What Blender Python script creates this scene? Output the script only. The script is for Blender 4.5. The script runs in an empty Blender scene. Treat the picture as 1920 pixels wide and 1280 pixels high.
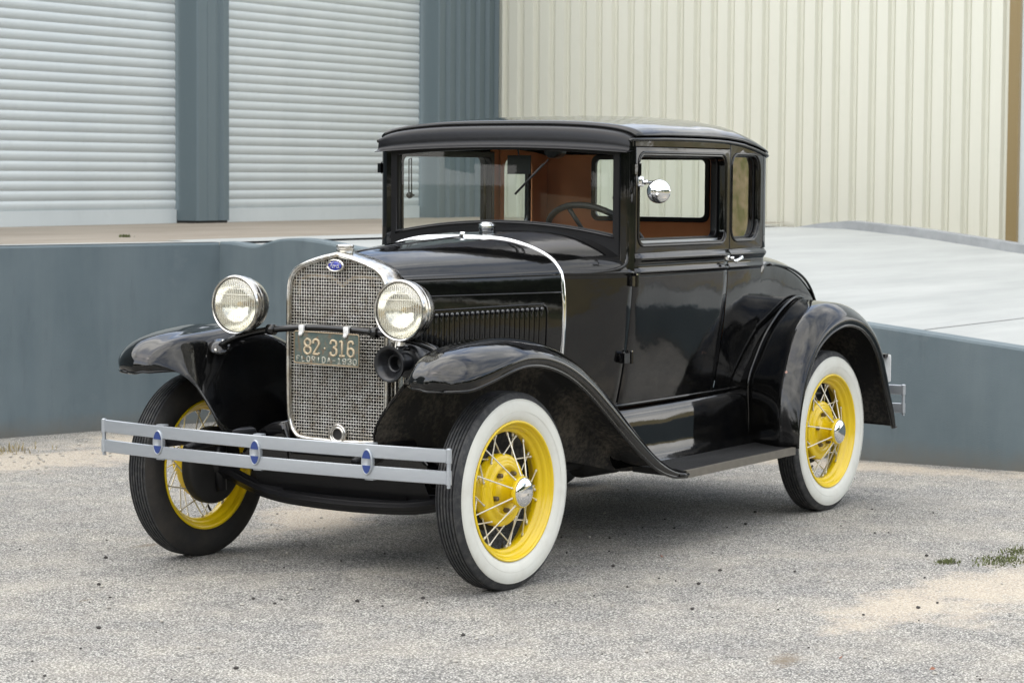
import bpy, bmesh, math, random
import numpy as np
from mathutils import Vector, Matrix
random.seed(7)
C = bpy.context.scene.collection
SC = bpy.context.scene
PI = math.pi

# ------------------------------------------------------------------ camera
def cam_axes(yaw, pitch, roll):
    f = Vector((math.cos(pitch)*math.cos(yaw), math.cos(pitch)*math.sin(yaw), math.sin(pitch)))
    r = Vector((math.sin(yaw), -math.cos(yaw), 0)); u = r.cross(f)
    c, s = math.cos(roll), math.sin(roll)
    return f, c*r + s*u, -s*r + c*u
cf, cr, cu = cam_axes(0.5718, -0.0671, 0.0068)
cd = bpy.data.cameras.new('camera'); cam = bpy.data.objects.new('camera', cd); C.objects.link(cam)
cam.matrix_world = Matrix(((cr.x, cu.x, -cf.x, -7.5333), (cr.y, cu.y, -cf.y, -5.5938), (cr.z, cu.z, -cf.z, 1.5019), (0, 0, 0, 1)))
cd.sensor_width = 36; cd.lens = 4676.8*36/1920; cd.clip_end = 2000; cd.clip_start = .1
cd.dof.use_dof = True; cd.dof.focus_distance = 9.3; cd.dof.aperture_fstop = 9
SC.camera = cam

# ------------------------------------------------------------------ world, sun, exposure
SUN_EL, SUN_AZ = math.radians(58), math.atan2(.45, -.75)      # azimuth measured from +x towards +y
W = bpy.data.worlds.new('World'); SC.world = W; W.use_nodes = True
nt = W.node_tree; nt.nodes.clear()
def wn(t, **k):
    n = nt.nodes.new(t)
    for a, b in k.items(): setattr(n, a, b)
    return n
out = wn('ShaderNodeOutputWorld'); bg = wn('ShaderNodeBackground'); bg.inputs[1].default_value = .15
sky = wn('ShaderNodeTexSky', sky_type='NISHITA', sun_disc=False, sun_elevation=SUN_EL, sun_rotation=PI/2 - SUN_AZ)
sky.air_density = 1.0; sky.dust_density = 1.5; sky.ozone_density = 1.5
tc = wn('ShaderNodeTexCoord'); mp = wn('ShaderNodeMapping'); mp.inputs['Scale'].default_value = (1, 1, 3.0)
n1 = wn('ShaderNodeTexNoise'); n1.inputs['Scale'].default_value = 1.9; n1.inputs['Detail'].default_value = 7; n1.inputs['Roughness'].default_value = .58; n1.inputs['Distortion'].default_value = .3
rp = wn('ShaderNodeValToRGB'); rp.color_ramp.elements[0].position = .34; rp.color_ramp.elements[1].position = .56
n2 = wn('ShaderNodeTexNoise'); n2.inputs['Scale'].default_value = 3.3; n2.inputs['Detail'].default_value = 5
rp2 = wn('ShaderNodeValToRGB'); rp2.color_ramp.elements[0].position = .3; rp2.color_ramp.elements[0].color = (3.7, 3.85, 4.0, 1)
rp2.color_ramp.elements[1].position = .7; rp2.color_ramp.elements[1].color = (9.2, 9.0, 8.6, 1)
mx = wn('ShaderNodeMix', data_type='RGBA')
L = nt.links.new
L(tc.outputs['Generated'], mp.inputs[0]); L(mp.outputs[0], n1.inputs[0]); L(mp.outputs[0], n2.inputs[0])
L(n1.outputs[0], rp.inputs[0]); L(n2.outputs[0], rp2.inputs[0]); L(rp.outputs[0], mx.inputs[0])
L(sky.outputs[0], mx.inputs[6]); L(rp2.outputs[0], mx.inputs[7]); L(mx.outputs[2], bg.inputs[0]); L(bg.outputs[0], out.inputs[0])
sd = bpy.data.lights.new('sun', 'SUN'); sd.energy = .7; sd.angle = math.radians(100); sd.color = (1, .955, .89)
so = bpy.data.objects.new('sun', sd); C.objects.link(so)
sdir = Vector((math.cos(SUN_EL)*math.cos(SUN_AZ), math.cos(SUN_EL)*math.sin(SUN_AZ), math.sin(SUN_EL)))
so.rotation_euler = sdir.to_track_quat('Z', 'Y').to_euler()
SC.view_settings.view_transform = 'Standard'; SC.view_settings.look = 'None'
SC.view_settings.exposure = 1.42; SC.view_settings.gamma = 1
SC.render.engine = 'CYCLES'; SC.cycles.max_bounces = 10; SC.cycles.transparent_max_bounces = 16
SC.cycles.use_denoising = True

# ------------------------------------------------------------------ materials
class NB:
    """small node builder"""
    def __init__(s, name):
        s.m = bpy.data.materials.new(name); s.m.use_nodes = True; s.t = s.m.node_tree; s.t.nodes.clear()
        s.out = s.t.nodes.new('ShaderNodeOutputMaterial'); s.p = s.t.nodes.new('ShaderNodeBsdfPrincipled')
        s.t.links.new(s.p.outputs[0], s.out.inputs[0]); s.tc = s.t.nodes.new('ShaderNodeTexCoord'); s.co = s.tc.outputs['Object']
    def n(s, t, **k):
        n = s.t.nodes.new(t)
        for a, b in k.items(): setattr(n, a, b)
        return n
    def l(s, a, b): s.t.links.new(a, b)
    def setp(s, **k):
        for a, b in k.items():
            i = s.p.inputs[a.replace('_', ' ')]
            if hasattr(b, 'links'): s.l(b, i)
            else: i.default_value = b if not (isinstance(b, tuple) and len(b) == 3) else b + (1,)
    def map(s, sc=(1, 1, 1), co=None):
        m = s.n('ShaderNodeMapping'); m.inputs['Scale'].default_value = sc; s.l(co or s.co, m.inputs[0]); return m.outputs[0]
    def noise(s, scale, detail=4, rough=.55, co=None, dist=0):
        n = s.n('ShaderNodeTexNoise'); n.inputs['Scale'].default_value = scale; n.inputs['Detail'].default_value = detail
        n.inputs['Roughness'].default_value = rough; n.inputs['Distortion'].default_value = dist; s.l(co or s.co, n.inputs[0]); return n.outputs[0]
    def vor(s, scale, co=None, feature='F1', out=0):
        n = s.n('ShaderNodeTexVoronoi'); n.feature = feature; n.inputs['Scale'].default_value = scale; s.l(co or s.co, n.inputs[0]); return n.outputs[out]
    def ramp(s, fac, *stops):
        r = s.n('ShaderNodeValToRGB'); e = r.color_ramp.elements
        while len(e) < len(stops): e.new(.5)
        for q, (p, c) in zip(e, stops):
            q.position = p; q.color = (c, c, c, 1) if not isinstance(c, tuple) else c + (1,)
        s.l(fac, r.inputs[0]); return r.outputs[0]
    def mix(s, fac, a, b, mode='MIX'):
        m = s.n('ShaderNodeMix', data_type='RGBA', blend_type=mode)
        for i, v in ((0, fac), (6, a), (7, b)):
            if hasattr(v, 'links'): s.l(v, m.inputs[i])
            else: m.inputs[i].default_value = v + (1,) if isinstance(v, tuple) else v
        return m.outputs[2]
    def math(s, op, a, b=0, clamp=False):
        m = s.n('ShaderNodeMath', operation=op, use_clamp=clamp)
        for i, v in ((0, a), (1, b)):
            if hasattr(v, 'links'): s.l(v, m.inputs[i])
            else: m.inputs[i].default_value = v
        return m.outputs[0]
    def bump(s, h, strength=.3, dist=.01):
        b = s.n('ShaderNodeBump'); b.inputs['Strength'].default_value = strength; b.inputs['Distance'].default_value = dist
        s.l(h, b.inputs['Height']); s.l(b.outputs[0], s.p.inputs['Normal']); return b

M = {}
def simple(name, col, rough=.5, metal=0, bs=0, bscale=50, var=.12, vscale=6, **k):
    b = NB(name)
    b.setp(Base_Color=b.mix(b.noise(vscale, 5), tuple(c*(1-var) for c in col), tuple(min(1, c*(1+var)) for c in col)), Roughness=rough, Metallic=metal, **k)
    if bs: b.bump(b.noise(bscale, 4), bs, .005)
    M[name] = b.m; return b
# gloss black coachwork: old hand finished paint, faint waviness, film of dust on upward faces
b = NB('black_paint')
dust = b.ramp(b.noise(9, 6, .6), (.35, 0.), (.8, 1.))
b.setp(Base_Color=b.mix(dust, (.0022, .0023, .0027), (.0060, .0058, .0052)), Roughness=b.ramp(b.noise(5, 6, .65), (.3, .045), (.75, .11)), Coat_Weight=0.)
hh = b.math('ADD', b.math('MULTIPLY', b.noise(2.3, 1.5, .4), 1.0), b.math('MULTIPLY', b.noise(14, 2), .035))
bp = b.bump(hh, .32, .05); M['black_paint'] = b.m
simple('black_satin', (.007, .007, .008), .32, bs=.1, bscale=30, Specular_IOR_Level=.28)
b = simple('black_rough', (.011, .0105, .01), .7, bs=.3, bscale=60)
# underside of the wings: road dirt thrown on black
b = NB('dirty_black')
d = b.ramp(b.math('MULTIPLY', b.noise(60, 6, .7), b.noise(5, 3)), (.22, 0.), (.42, 1.))
b.setp(Base_Color=b.mix(d, (.010, .010, .010), (.11, .095, .075)), Roughness=.75); b.bump(b.noise(120, 3), .4, .004); M['dirty_black'] = b.m
b = simple('roof_fabric', (.022, .0235, .027), .7, var=.25, vscale=18, bs=.5, bscale=420, Specular_IOR_Level=.15)
simple('chrome', (.78, .79, .80), .07, 1, var=.05, vscale=30)
b = NB('nickel'); b.setp(Base_Color=b.mix(b.ramp(b.noise(28, 6, .7), (.38, 0.), (.72, 1.)), (.70, .70, .68), (.36, .30, .22)), Metallic=1., Roughness=b.ramp(b.noise(40, 4), (.3, .12), (.7, .3))); M['nickel'] = b.m
b = NB('worn_silver'); b.setp(Base_Color=b.mix(b.noise(12, 8, .7, b.map((1, 1, 6))), (.36, .385, .415), (.46, .485, .51)), Metallic=.6, Roughness=.36); b.bump(b.noise(60, 4), .12, .003); M['worn_silver'] = b.m
b = NB('grille_wire'); b.setp(Base_Color=b.mix(b.ramp(b.noise(22, 6, .7), (.4, 0.), (.7, 1.)), (.74, .73, .69), (.42, .37, .29)), Metallic=.7, Roughness=.34); M['grille_wire'] = b.m
b = NB('yellow_paint'); g = b.ramp(b.noise(45, 7, .75), (.62, 0.), (.8, 1.))
b.setp(Base_Color=b.mix(g, (.74, .525, .004), (.30, .20, .03)), Roughness=.3, Coat_Weight=.3, Coat_Roughness=.12); b.bump(b.noise(30, 3), .05, .004); M['yellow_paint'] = b.m
b = NB('whitewall'); b.setp(Base_Color=b.mix(b.ramp(b.noise(14, 7, .65), (.45, 0.), (.85, 1.)), (.66, .66, .60), (.58, .565, .50)), Roughness=.55); b.bump(b.noise(200, 2), .04, .002); M['whitewall'] = b.m
b = NB('tyre_rubber')
dd = b.ramp(b.noise(38, 6, .7), (.45, 0.), (.8, 1.))
b.setp(Base_Color=b.mix(dd, (.020, .021, .023), (.075, .072, .066)), Roughness=b.ramp(b.noise(25, 4), (.3, .55), (.7, .8))); b.bump(b.noise(170, 4), .35, .003); M['tyre_rubber'] = b.m
b = NB('tyre_brown'); dd = b.ramp(b.noise(10, 6, .65), (.4, 0.), (.75, 1.))
b.setp(Base_Color=b.mix(dd, (.016, .0155, .015), (.040, .034, .028)), Roughness=.72); b.bump(b.noise(120, 4), .3, .003); M['tyre_brown'] = b.m
b = NB('spoke_metal'); b.setp(Base_Color=b.mix(b.noise(60, 5), (.62, .58, .47), (.78, .76, .70)), Metallic=.55, Roughness=.33); M['spoke_metal'] = b.m
simple('rusty_nut', (.16, .13, .09), .5, .7, var=.4, vscale=80)
simple('upholstery', (.53, .215, .088), .78, var=.3, vscale=3.5, bs=.25, bscale=300)
simple('headliner', (.055, .035, .024), .9)
simple('rubber', (.012, .012, .012), .55)
simple('blue_enamel', (.022, .045, .17), .3, var=.1); simple('badge_blue', (.012, .022, .30), .2, var=.05, Coat_Weight=.6)
b = NB('license_paint')
w1 = b.ramp(b.noise(24, 7, .7), (.38, 0.), (.62, 1.)); w2 = b.ramp(b.noise(36, 6, .7, b.map((1.3, 1, .8))), (.52, 0.), (.66, 1.))
b.setp(Base_Color=b.mix(w2, b.mix(w1, (.055, .085, .078), (.115, .13, .105)), (.15, .085, .045)), Roughness=.55, Metallic=.15); b.bump(b.noise(120, 5), .2, .002); M['license_paint'] = b.m
b = NB('number_paint'); w = b.ramp(b.noise(70, 6, .7), (.42, 0.), (.62, 1.))
b.setp(Base_Color=b.mix(w, (.52, .42, .28), (.34, .28, .19)), Roughness=.6); M['number_paint'] = b.m
b = NB('faded_paint'); w = b.ramp(b.noise(55, 6, .7), (.42, 0.), (.6, 1.))
b.setp(Base_Color=b.mix(w, (.46, .45, .38), (.20, .20, .165)), Roughness=.6); M['faded_paint'] = b.m
simple('old_brass', (.34, .27, .18), .4, .8, var=.3, vscale=60)
simple('reflector', (.93, .93, .90), .12, 1, var=.02); simple('amber_bulb', (.55, .42, .2), .2)
# glass that lets the view through and picks up reflections by angle
def glass(name, tint, gloss=1.0, rough=0.0, ribs=False, dirt=.0):
    b = NB(name); b.t.nodes.remove(b.p)
    tr = b.n('ShaderNodeBsdfTransparent'); tr.inputs[0].default_value = tint + (1,)
    gl = b.n('ShaderNodeBsdfGlossy'); gl.inputs['Roughness'].default_value = rough
    fr = b.n('ShaderNodeFresnel'); fr.inputs[0].default_value = 1.5
    mxs = b.n('ShaderNodeMixShader'); f = b.math('MULTIPLY', fr.outputs[0], gloss, True)
    b.l(f, mxs.inputs[0]); b.l(tr.outputs[0], mxs.inputs[1]); b.l(gl.outputs[0], mxs.inputs[2])
    last = mxs.outputs[0]
    if dirt:
        df = b.n('ShaderNodeBsdfDiffuse'); df.inputs[0].default_value = (.6, .62, .6, 1)
        m2 = b.n('ShaderNodeMixShader'); b.l(b.math('MULTIPLY', b.ramp(b.noise(3, 6, .65), (.35, .3), (.8, 1.)), dirt), m2.inputs[0]); b.l(last, m2.inputs[1]); b.l(df.outputs[0], m2.inputs[2]); last = m2.outputs[0]
    if ribs:
        wv = b.n('ShaderNodeTexWave', wave_type='BANDS', bands_direction='Y'); wv.inputs['Scale'].default_value = 34; b.l(b.co, wv.inputs[0])
        bu = b.n('ShaderNodeBump'); bu.inputs['Strength'].default_value = .6; bu.inputs['Distance'].default_value = .003
        b.l(wv.outputs['Fac'], bu.inputs['Height']); b.l(bu.outputs[0], gl.inputs['Normal'])
    b.l(last, b.out.inputs[0]); M[name] = b.m
glass('window_glass', (.90, .95, .93), .42, 0, dirt=.012)
glass('quarter_glass', (.55, .57, .55), 2.8)
b = NB('lens_glass')
wv = b.n('ShaderNodeTexWave', wave_type='BANDS', bands_direction='Y'); wv.inputs['Scale'].default_value = 30; wv.inputs['Distortion'].default_value = 0; b.l(b.co, wv.inputs[0])
b.setp(Base_Color=(.97, .965, .92), Roughness=.03, Transmission_Weight=1.0, IOR=1.46); b.bump(wv.outputs['Fac'], .55, .004); M['lens_glass'] = b.m

# setting materials
b = NB('chip_seal')
co = b.co
fine = b.vor(150, co); vcol = b.vor(150, co, 'F1', 1); big = b.noise(1.1, 6, .6, co); mid = b.noise(6, 5, .6, co); grit = b.noise(330, 2, .6, co)
sep = b.n('ShaderNodeSeparateColor'); b.l(vcol, sep.inputs[0])
stone = b.ramp(sep.outputs[0], (.0, (.10, .097, .090)), (.14, (.345, .335, .31)), (.55, (.565, .55, .51)), (1., (.80, .78, .72)))
stone = b.mix(b.ramp(fine, (.22, 0.), (.70, 1.)), stone, (.115, .112, .104))
stone = b.mix(b.ramp(b.noise(2.4, 7, .62, co), (.45, 0.), (.75, .40)), stone, (.44, .40, .33))
tone = b.mix(b.ramp(mid, (.3, 0.), (.7, 1.)), (.80, .80, .81), (1.08, 1.07, 1.04))
stone = b.mix(1., stone, tone, 'MULTIPLY')
tone2 = b.mix(b.ramp(big, (.35, 0.), (.68, 1.)), (.88, .88, .89), (1.07, 1.06, 1.04))
stone = b.mix(1., stone, tone2, 'MULTIPLY')
# blown sand lying in hollows: real patches at fixed places on the lot
def blob(x, y, rx, ry, rot=0):
    m = b.n('ShaderNodeMapping', vector_type='TEXTURE'); m.inputs['Location'].default_value = (x, y, 0); m.inputs['Scale'].default_value = (rx, ry, 50); m.inputs['Rotation'].default_value = (0, 0, rot)
    b.l(co, m.inputs[0]); v = b.n('ShaderNodeVectorMath', operation='LENGTH'); b.l(m.outputs[0], v.inputs[0])
    return b.math('SUBTRACT', 1., v.outputs[1], False)
acc0 = blob(1.25, -2.3, 1.0, 0.42, 0)
acc = acc0
acc1 = blob(0.45, -2.05, 0.55, 0.22, 0.1)
acc = b.math('MAXIMUM', acc, acc1)
acc2 = blob(0.9, -3.1, 0.9, 0.35, 0)
acc = b.math('MAXIMUM', acc, acc2)
acc3 = blob(2.0, 3.45, 1.1, 0.45, -0.2)
acc = b.math('MAXIMUM', acc, acc3)
acc4 = blob(3.2, 3.5, 0.9, 0.5, -0.2)
acc = b.math('MAXIMUM', acc, acc4)
acc5 = blob(1.2, 1.0, 0.75, 0.3, 0.35)
acc = b.math('MAXIMUM', acc, acc5)
acc6 = blob(4.3, 1.2, 0.3, 3.2, 0)
acc = b.math('MAXIMUM', acc, acc6)
acc7 = blob(2.3, 0.9, 0.8, 0.5, 0)
acc = b.math('MAXIMUM', acc, acc7)
acc8 = blob(0.2, 2.6, 0.9, 0.25, 0.2)
acc = b.math('MAXIMUM', acc, acc8)
acc9 = blob(6.4, 0.0, 0.5, 4, 0)
acc = b.math('MAXIMUM', acc, acc9)
sand_edge = b.math('ADD', b.math('MULTIPLY', b.math('SUBTRACT', b.noise(3.2, 8, .68, co), .5), 2.4), acc)
sandm = b.ramp(sand_edge, (-.0, 0.), (.5, 1.))
sandc = b.mix(b.noise(5, 6, .7, co), (.50, .425, .325), (.64, .56, .44))
sandc = b.mix(b.ramp(grit, (.35, 0.), (.7, .6)), sandc, (.25, .2, .15))
cov = b.math('MULTIPLY', sandm, b.ramp(b.noise(75, 5, .7, co), (.36, .15), (.60, .92)))
final = b.mix(cov, stone, sandc)
st_ = b.math('MAXIMUM', b.math('MAXIMUM', blob(-.62, -2.16, .17, .06, .3), blob(.06, 1.03, .10, .04, 0)), blob(-1.05, .35, .05, .02, 0))
stm = b.ramp(b.math('ADD', st_, b.math('MULTIPLY', b.math('SUBTRACT', b.noise(30, 6, .8, co), .5), 3.4)), (.1, 0.), (.9, .85))
final = b.mix(stm, final, (.16, .125, .085))
b.setp(Base_Color=final, Roughness=.9)
hb = b.math('ADD', b.math('MULTIPLY', b.math('SUBTRACT', 1., fine), b.math('SUBTRACT', 1.15, cov)), b.math('MULTIPLY', b.noise(9, 5, .6, co), .6))
b.bump(hb, .75, .006); M['chip_seal'] = b.m

b = NB('blue_grey_stucco')
vv = b.noise(1.4, 5, .6); st = b.noise(3, 5, .6, b.map((1.0, 1.0, .12)))
c = b.mix(b.ramp(vv, (.3, 0.), (.7, 1.)), (.086, .115, .129), (.116, .149, .164)); c = b.mix(b.ramp(st, (.45, 0.), (.75, .55)), c, (.155, .185, .195)); c = b.mix(b.ramp(b.noise(4.5, 7, .7, b.map((1.4, 1.4, .25))), (.56, 0.), (.72, .45)), c, (.062, .080, .088)); c = b.mix(b.ramp(b.noise(1.1, 8, .72), (.56, 0.), (.60, .35)), c, (.135, .160, .172))
gz = b.n('ShaderNodeSeparateXYZ'); b.l(b.co, gz.inputs[0])
low = b.math('ADD', gz.outputs[2], b.math('MULTIPLY', b.noise(7, 6, .7), .16))
c = b.mix(b.ramp(low, (.05, .85), (.20, 0.)), c, (.13, .12, .10))
c = b.mix(b.ramp(b.noise(26, 4, .8), (.70, 0.), (.76, .4)), c, (.20, .23, .24))
b.setp(Base_Color=c, Roughness=.85); b.bump(b.math('ADD', b.noise(240, 4), b.math('MULTIPLY', b.noise(8, 3), .8)), .3, .006); M['blue_grey_stucco'] = b.m
b = NB('white_concrete')
st = b.noise(1.6, 7, .65, b.map((.35, 2.6, 1)))
c = b.mix(b.ramp(st, (.35, 0.), (.7, 1.)), (.275, .287, .277), (.345, .355, .342)); c = b.mix(b.ramp(b.noise(38, 6, .75), (.66, 0.), (.76, .5)), c, (.30, .29, .27))
b.setp(Base_Color=c, Roughness=.8); b.bump(b.noise(180, 3), .1, .003); M['white_concrete'] = b.m
b = NB('stained_concrete'); c = b.mix(b.ramp(b.noise(1.3, 7, .65, b.map((.5, 1.8, 1))), (.3, 0.), (.7, 1.)), (.185, .155, .118), (.275, .243, .198))
b.setp(Base_Color=c, Roughness=.9); M['stained_concrete'] = b.m
b = NB('grey_concrete'); c = b.mix(b.ramp(b.noise(4, 7, .7), (.3, 0.), (.7, 1.)), (.19, .20, .205), (.28, .295, .30)); b.setp(Base_Color=c, Roughness=.85); M['grey_concrete'] = b.m
def sheet(name, c0, c1, rough=.45, metal=0., stain=(.3, .3, .25), sa=.25):
    b = NB(name); st = b.noise(2.5, 6, .65, b.map((1, 1, .06))); c = b.mix(st, c0, c1)
    c = b.mix(b.ramp(b.noise(9, 7, .75), (.55, 0.), (.8, sa)), c, stain)
    b.setp(Base_Color=c, Roughness=rough, Metallic=metal); b.bump(b.noise(3, 3, .5), .06, .02); M[name] = b.m
sheet('slat_paint', (.46, .50, .505), (.56, .595, .595), .42, stain=(.33, .36, .36))
sheet('column_paint', (.088, .122, .138), (.122, .160, .175), .5, stain=(.17, .2, .21))
sheet('cream_sheet', (.60, .60, .51), (.675, .67, .585), .45, stain=(.52, .54, .44))
sheet('brown_trim_paint', (.20, .145, .06), (.25, .185, .085), .5)
simple('grass_green', (.085, .10, .03), .8, var=.5, vscale=9); simple('leaf_green', (.045, .075, .022), .7, var=.5, vscale=.6)
simple('dry_grass', (.25, .20, .09), .85, var=.4, vscale=.3)
simple('pebble_dark', (.035, .03, .027), .8, var=.4, vscale=50); simple('pebble_pale', (.36, .34, .30), .8, var=.3, vscale=50); simple('dry_leaf', (.22, .09, .05), .7, var=.4, vscale=60)

simple('edge_zinc', (.16, .145, .12), .5, .5, var=.3, vscale=25)
simple('dark_steel', (.03, .03, .03), .5, .4)
simple('bright_clip', (.75, .75, .73), .35, .3)
simple('faded_white', (.7, .72, .72), .5)
simple('lens_line', (.75, .72, .62), .3)
simple('chip_pink', (.45, .27, .22), .7)
simple('joint_grey', (.20, .205, .20), .9)
simple('core_black', (.004, .004, .004), .9, Specular_IOR_Level=.1)
b = NB('added_bank_grass'); b.setp(Base_Color=b.mix(b.ramp(b.noise(.35, 5, .6, b.map((1, 1, 6))), (.4, 0.), (.6, 1.)), (.13, .135, .035), (.34, .26, .14)), Roughness=.9); M['added_bank_grass'] = b.m
b = simple('cap_gloss', (.02, .021, .023), .1, Specular_IOR_Level=1.0)
simple('horn_black', (.010, .0105, .012), .3, var=.35, vscale=35)

# ------------------------------------------------------------------ object helpers
def link(o, parent=None):
    C.objects.link(o)
    if parent is not None: o.parent = parent; o.matrix_parent_inverse = parent.matrix_world.inverted() if False else Matrix()
    return o
def tag(o, label=None, cat=None, group=None, kind=None):
    if label: o['label'] = label
    if cat: o['category'] = cat
    if group: o['group'] = group
    if kind: o['kind'] = kind
    return o
def empty(name, loc=(0, 0, 0)):
    o = bpy.data.objects.new(name, None); C.objects.link(o); o.location = loc; o.empty_display_size = .2; return o
def obj(name, verts, faces, mats, parent=None, smooth=True, midx=None, subsurf=0, solid=0, bevel=0, loc=None, auto=None, soff=-1):
    me = bpy.data.meshes.new(name); me.from_pydata([tuple(v) for v in verts], [], faces)
    if not isinstance(mats, (list, tuple)): mats = [mats]
    for m in mats: me.materials.append(M[m] if isinstance(m, str) else m)
    if midx is not None: me.polygons.foreach_set('material_index', midx)
    if smooth: me.polygons.foreach_set('use_smooth', [True]*len(me.polygons))
    me.update()
    o = bpy.data.objects.new(name, me); link(o, parent)
    if loc: o.location = loc
    if auto is not None:
        me.polygons.foreach_set('use_smooth', [True]*len(me.polygons)); me.set_sharp_from_angle(angle=math.radians(auto))
    if solid:
        s = o.modifiers.new('s', 'SOLIDIFY'); s.thickness = solid; s.offset = soff
        if len(mats) > 1: s.material_offset = 1
    if bevel:
        v = o.modifiers.new('b', 'BEVEL'); v.width = bevel; v.segments = 2; v.limit_method = 'ANGLE'; v.angle_limit = math.radians(40)
    if subsurf:
        u = o.modifiers.new('u', 'SUBSURF'); u.levels = u.render_levels = subsurf
    return o
def grid(rows, cu=False, cv=False):
    """rows: list of equal-length point lists -> verts, faces"""
    nr, nc = len(rows), len(rows[0]); v = [p for r in rows for p in r]; f = []
    for i in range(nr if cu else nr-1):
        for j in range(nc if cv else nc-1):
            a = i*nc+j; b_ = i*nc+(j+1) % nc; c = ((i+1) % nr)*nc+(j+1) % nc; d = ((i+1) % nr)*nc+j; f.append((a, b_, c, d))
    return v, f
class MB:
    """mesh collector"""
    def __init__(s): s.v = []; s.f = []; s.mi = []
    def add(s, v, f, mi=0):
        k = len(s.v); s.v += [tuple(p) for p in v]; s.f += [tuple(i+k for i in q) for q in f]; s.mi += [mi]*len(f); return s
    def box(s, lo, hi, mi=0, mat=None):
        (x0, y0, z0), (x1, y1, z1) = lo, hi
        v = [(x0, y0, z0), (x1, y0, z0), (x1, y1, z0), (x0, y1, z0), (x0, y0, z1), (x1, y0, z1), (x1, y1, z1), (x0, y1, z1)]
        if mat is not None: v = [tuple(mat @ Vector(p)) for p in v]
        return s.add(v, [(3, 2, 1, 0), (4, 5, 6, 7), (0, 1, 5, 4), (1, 2, 6, 5), (2, 3, 7, 6), (3, 0, 4, 7)], mi)
    def tube(s, pts, r, n=10, mi=0, closed=False, caps=True, flat=1.0, up=(0, 0, 1)):
        P = [Vector(p) for p in pts]; k = len(P); rr = r if isinstance(r, (list, tuple)) else [r]*k; rows = []
        pn = None
        for i in range(k):
            if closed: t = (P[(i+1) % k]-P[i-1]).normalized()
            else: t = (P[min(i+1, k-1)]-P[max(i-1, 0)]).normalized()
            if pn is None:
                a = Vector(up)
                if abs(a.dot(t)) > .95: a = Vector((0, 1, 0)) if abs(t.y) < .9 else Vector((1, 0, 0))
                pn = (a - t*a.dot(t)).normalized()
            else: pn = (pn - t*pn.dot(t)).normalized()
            bi = t.cross(pn)
            rows.append([P[i] + rr[i]*(math.cos(2*PI*j/n)*pn + flat*math.sin(2*PI*j/n)*bi) for j in range(n)])
        v, f = grid(rows, cu=closed, cv=True)
        if caps and not closed: f = f + [tuple(range(n))[::-1], tuple((k-1)*n+j for j in range(n))]
        return s.add(v, f, mi)
    def lathe(s, prof, org, axis, n=32, mi=0, mfun=None, close=False):
        """prof: (radius, distance along axis)"""
        ax = Vector(axis).normalized(); a = Vector((0, 0, 1)) if abs(ax.z) < .9 else Vector((1, 0, 0)); u = ax.cross(a).normalized(); w = ax.cross(u); O = Vector(org)
        rows = [[O + ax*h + r*(math.cos(2*PI*j/n)*u + math.sin(2*PI*j/n)*w) for j in range(n)] for r, h in prof]
        v, f = grid(rows, cu=close, cv=True)
        k = len(s.v); s.v += [tuple(p) for p in v]; s.f += [tuple(i+k for i in q) for q in f]
        s.mi += [(mfun(i//n) if mfun else mi) for i in range(len(f))]; return s
    def build(s, name, mats, parent=None, **k):
        return obj(name, s.v, s.f, mats, parent, midx=s.mi, **k)
def crv(pts, n):
    """Catmull-Rom through points (any dimension) resampled to n points, parameter by index"""
    P = np.array(pts, float); m = len(P); out = []
    for t in np.linspace(0, m-1, n):
        i = min(int(t), m-2); u = t-i
        p0 = P[i-1] if i > 0 else 2*P[0]-P[1]; p1 = P[i]; p2 = P[i+1]; p3 = P[i+2] if i+2 < m else 2*P[-1]-P[-2]
        out.append(.5*((2*p1)+(-p0+p2)*u+(2*p0-5*p1+4*p2-p3)*u*u+(-p0+3*p1-3*p2+p3)*u**3))
    return np.array(out)
def arcr(pts, n):
    """resample polyline by arc length after smoothing"""
    Q = crv(pts, 12*len(pts)); d = np.r_[0, np.cumsum(np.linalg.norm(np.diff(Q, axis=0), axis=1))]; t = np.linspace(0, d[-1], n)
    return np.stack([np.interp(t, d, Q[:, k]) for k in range(Q.shape[1])], 1)
def plate(name, outer, holes, fmap, mat, parent, thick=.02, bev=.004, res=None):
    """flat plate with holes (2D curve fill), rounded edges, mapped into place by fmap(u, v, w)"""
    cu_ = bpy.data.curves.new(name, 'CURVE'); cu_.dimensions = '2D'; cu_.fill_mode = 'BOTH'; cu_.extrude = max(0, thick/2-bev); cu_.bevel_depth = bev; cu_.bevel_resolution = 2; cu_.offset = -bev
    for loop in [outer]+holes:
        sp = cu_.splines.new('POLY'); sp.points.add(len(loop)-1)
        for q, (x, y) in zip(sp.points, loop): q.co = (x, y, 0, 1)
        sp.use_cyclic_u = True
    o = bpy.data.objects.new('tmp', cu_); C.objects.link(o)
    dg = bpy.context.evaluated_depsgraph_get(); dg.update(); me = bpy.data.meshes.new_from_object(o.evaluated_get(dg))
    bpy.data.objects.remove(o); bpy.data.curves.remove(cu_)
    for v in me.vertices: v.co = fmap(*v.co)
    me.name = name; me.materials.clear(); me.materials.append(M[mat])
    me.polygons.foreach_set('use_smooth', [True]*len(me.polygons)); me.set_sharp_from_angle(angle=math.radians(35)); me.update()
    r = bpy.data.objects.new(name, me); link(r, parent); return r
def rrect(x0, y0, x1, y1, r, n=6):
    """rounded rectangle, r = one radius or (bl, br, tr, tl)"""
    R = r if isinstance(r, tuple) else (r,)*4; o = []
    for (cx, cy, a, q) in ((x0+R[0], y0+R[0], PI, R[0]), (x1-R[1], y0+R[1], 1.5*PI, R[1]), (x1-R[2], y1-R[2], 0, R[2]), (x0+R[3], y1-R[3], .5*PI, R[3])):
        o += [(cx+q*math.cos(a+PI/2*k/n), cy+q*math.sin(a+PI/2*k/n)) for k in range(n+1)]
    return o
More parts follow.
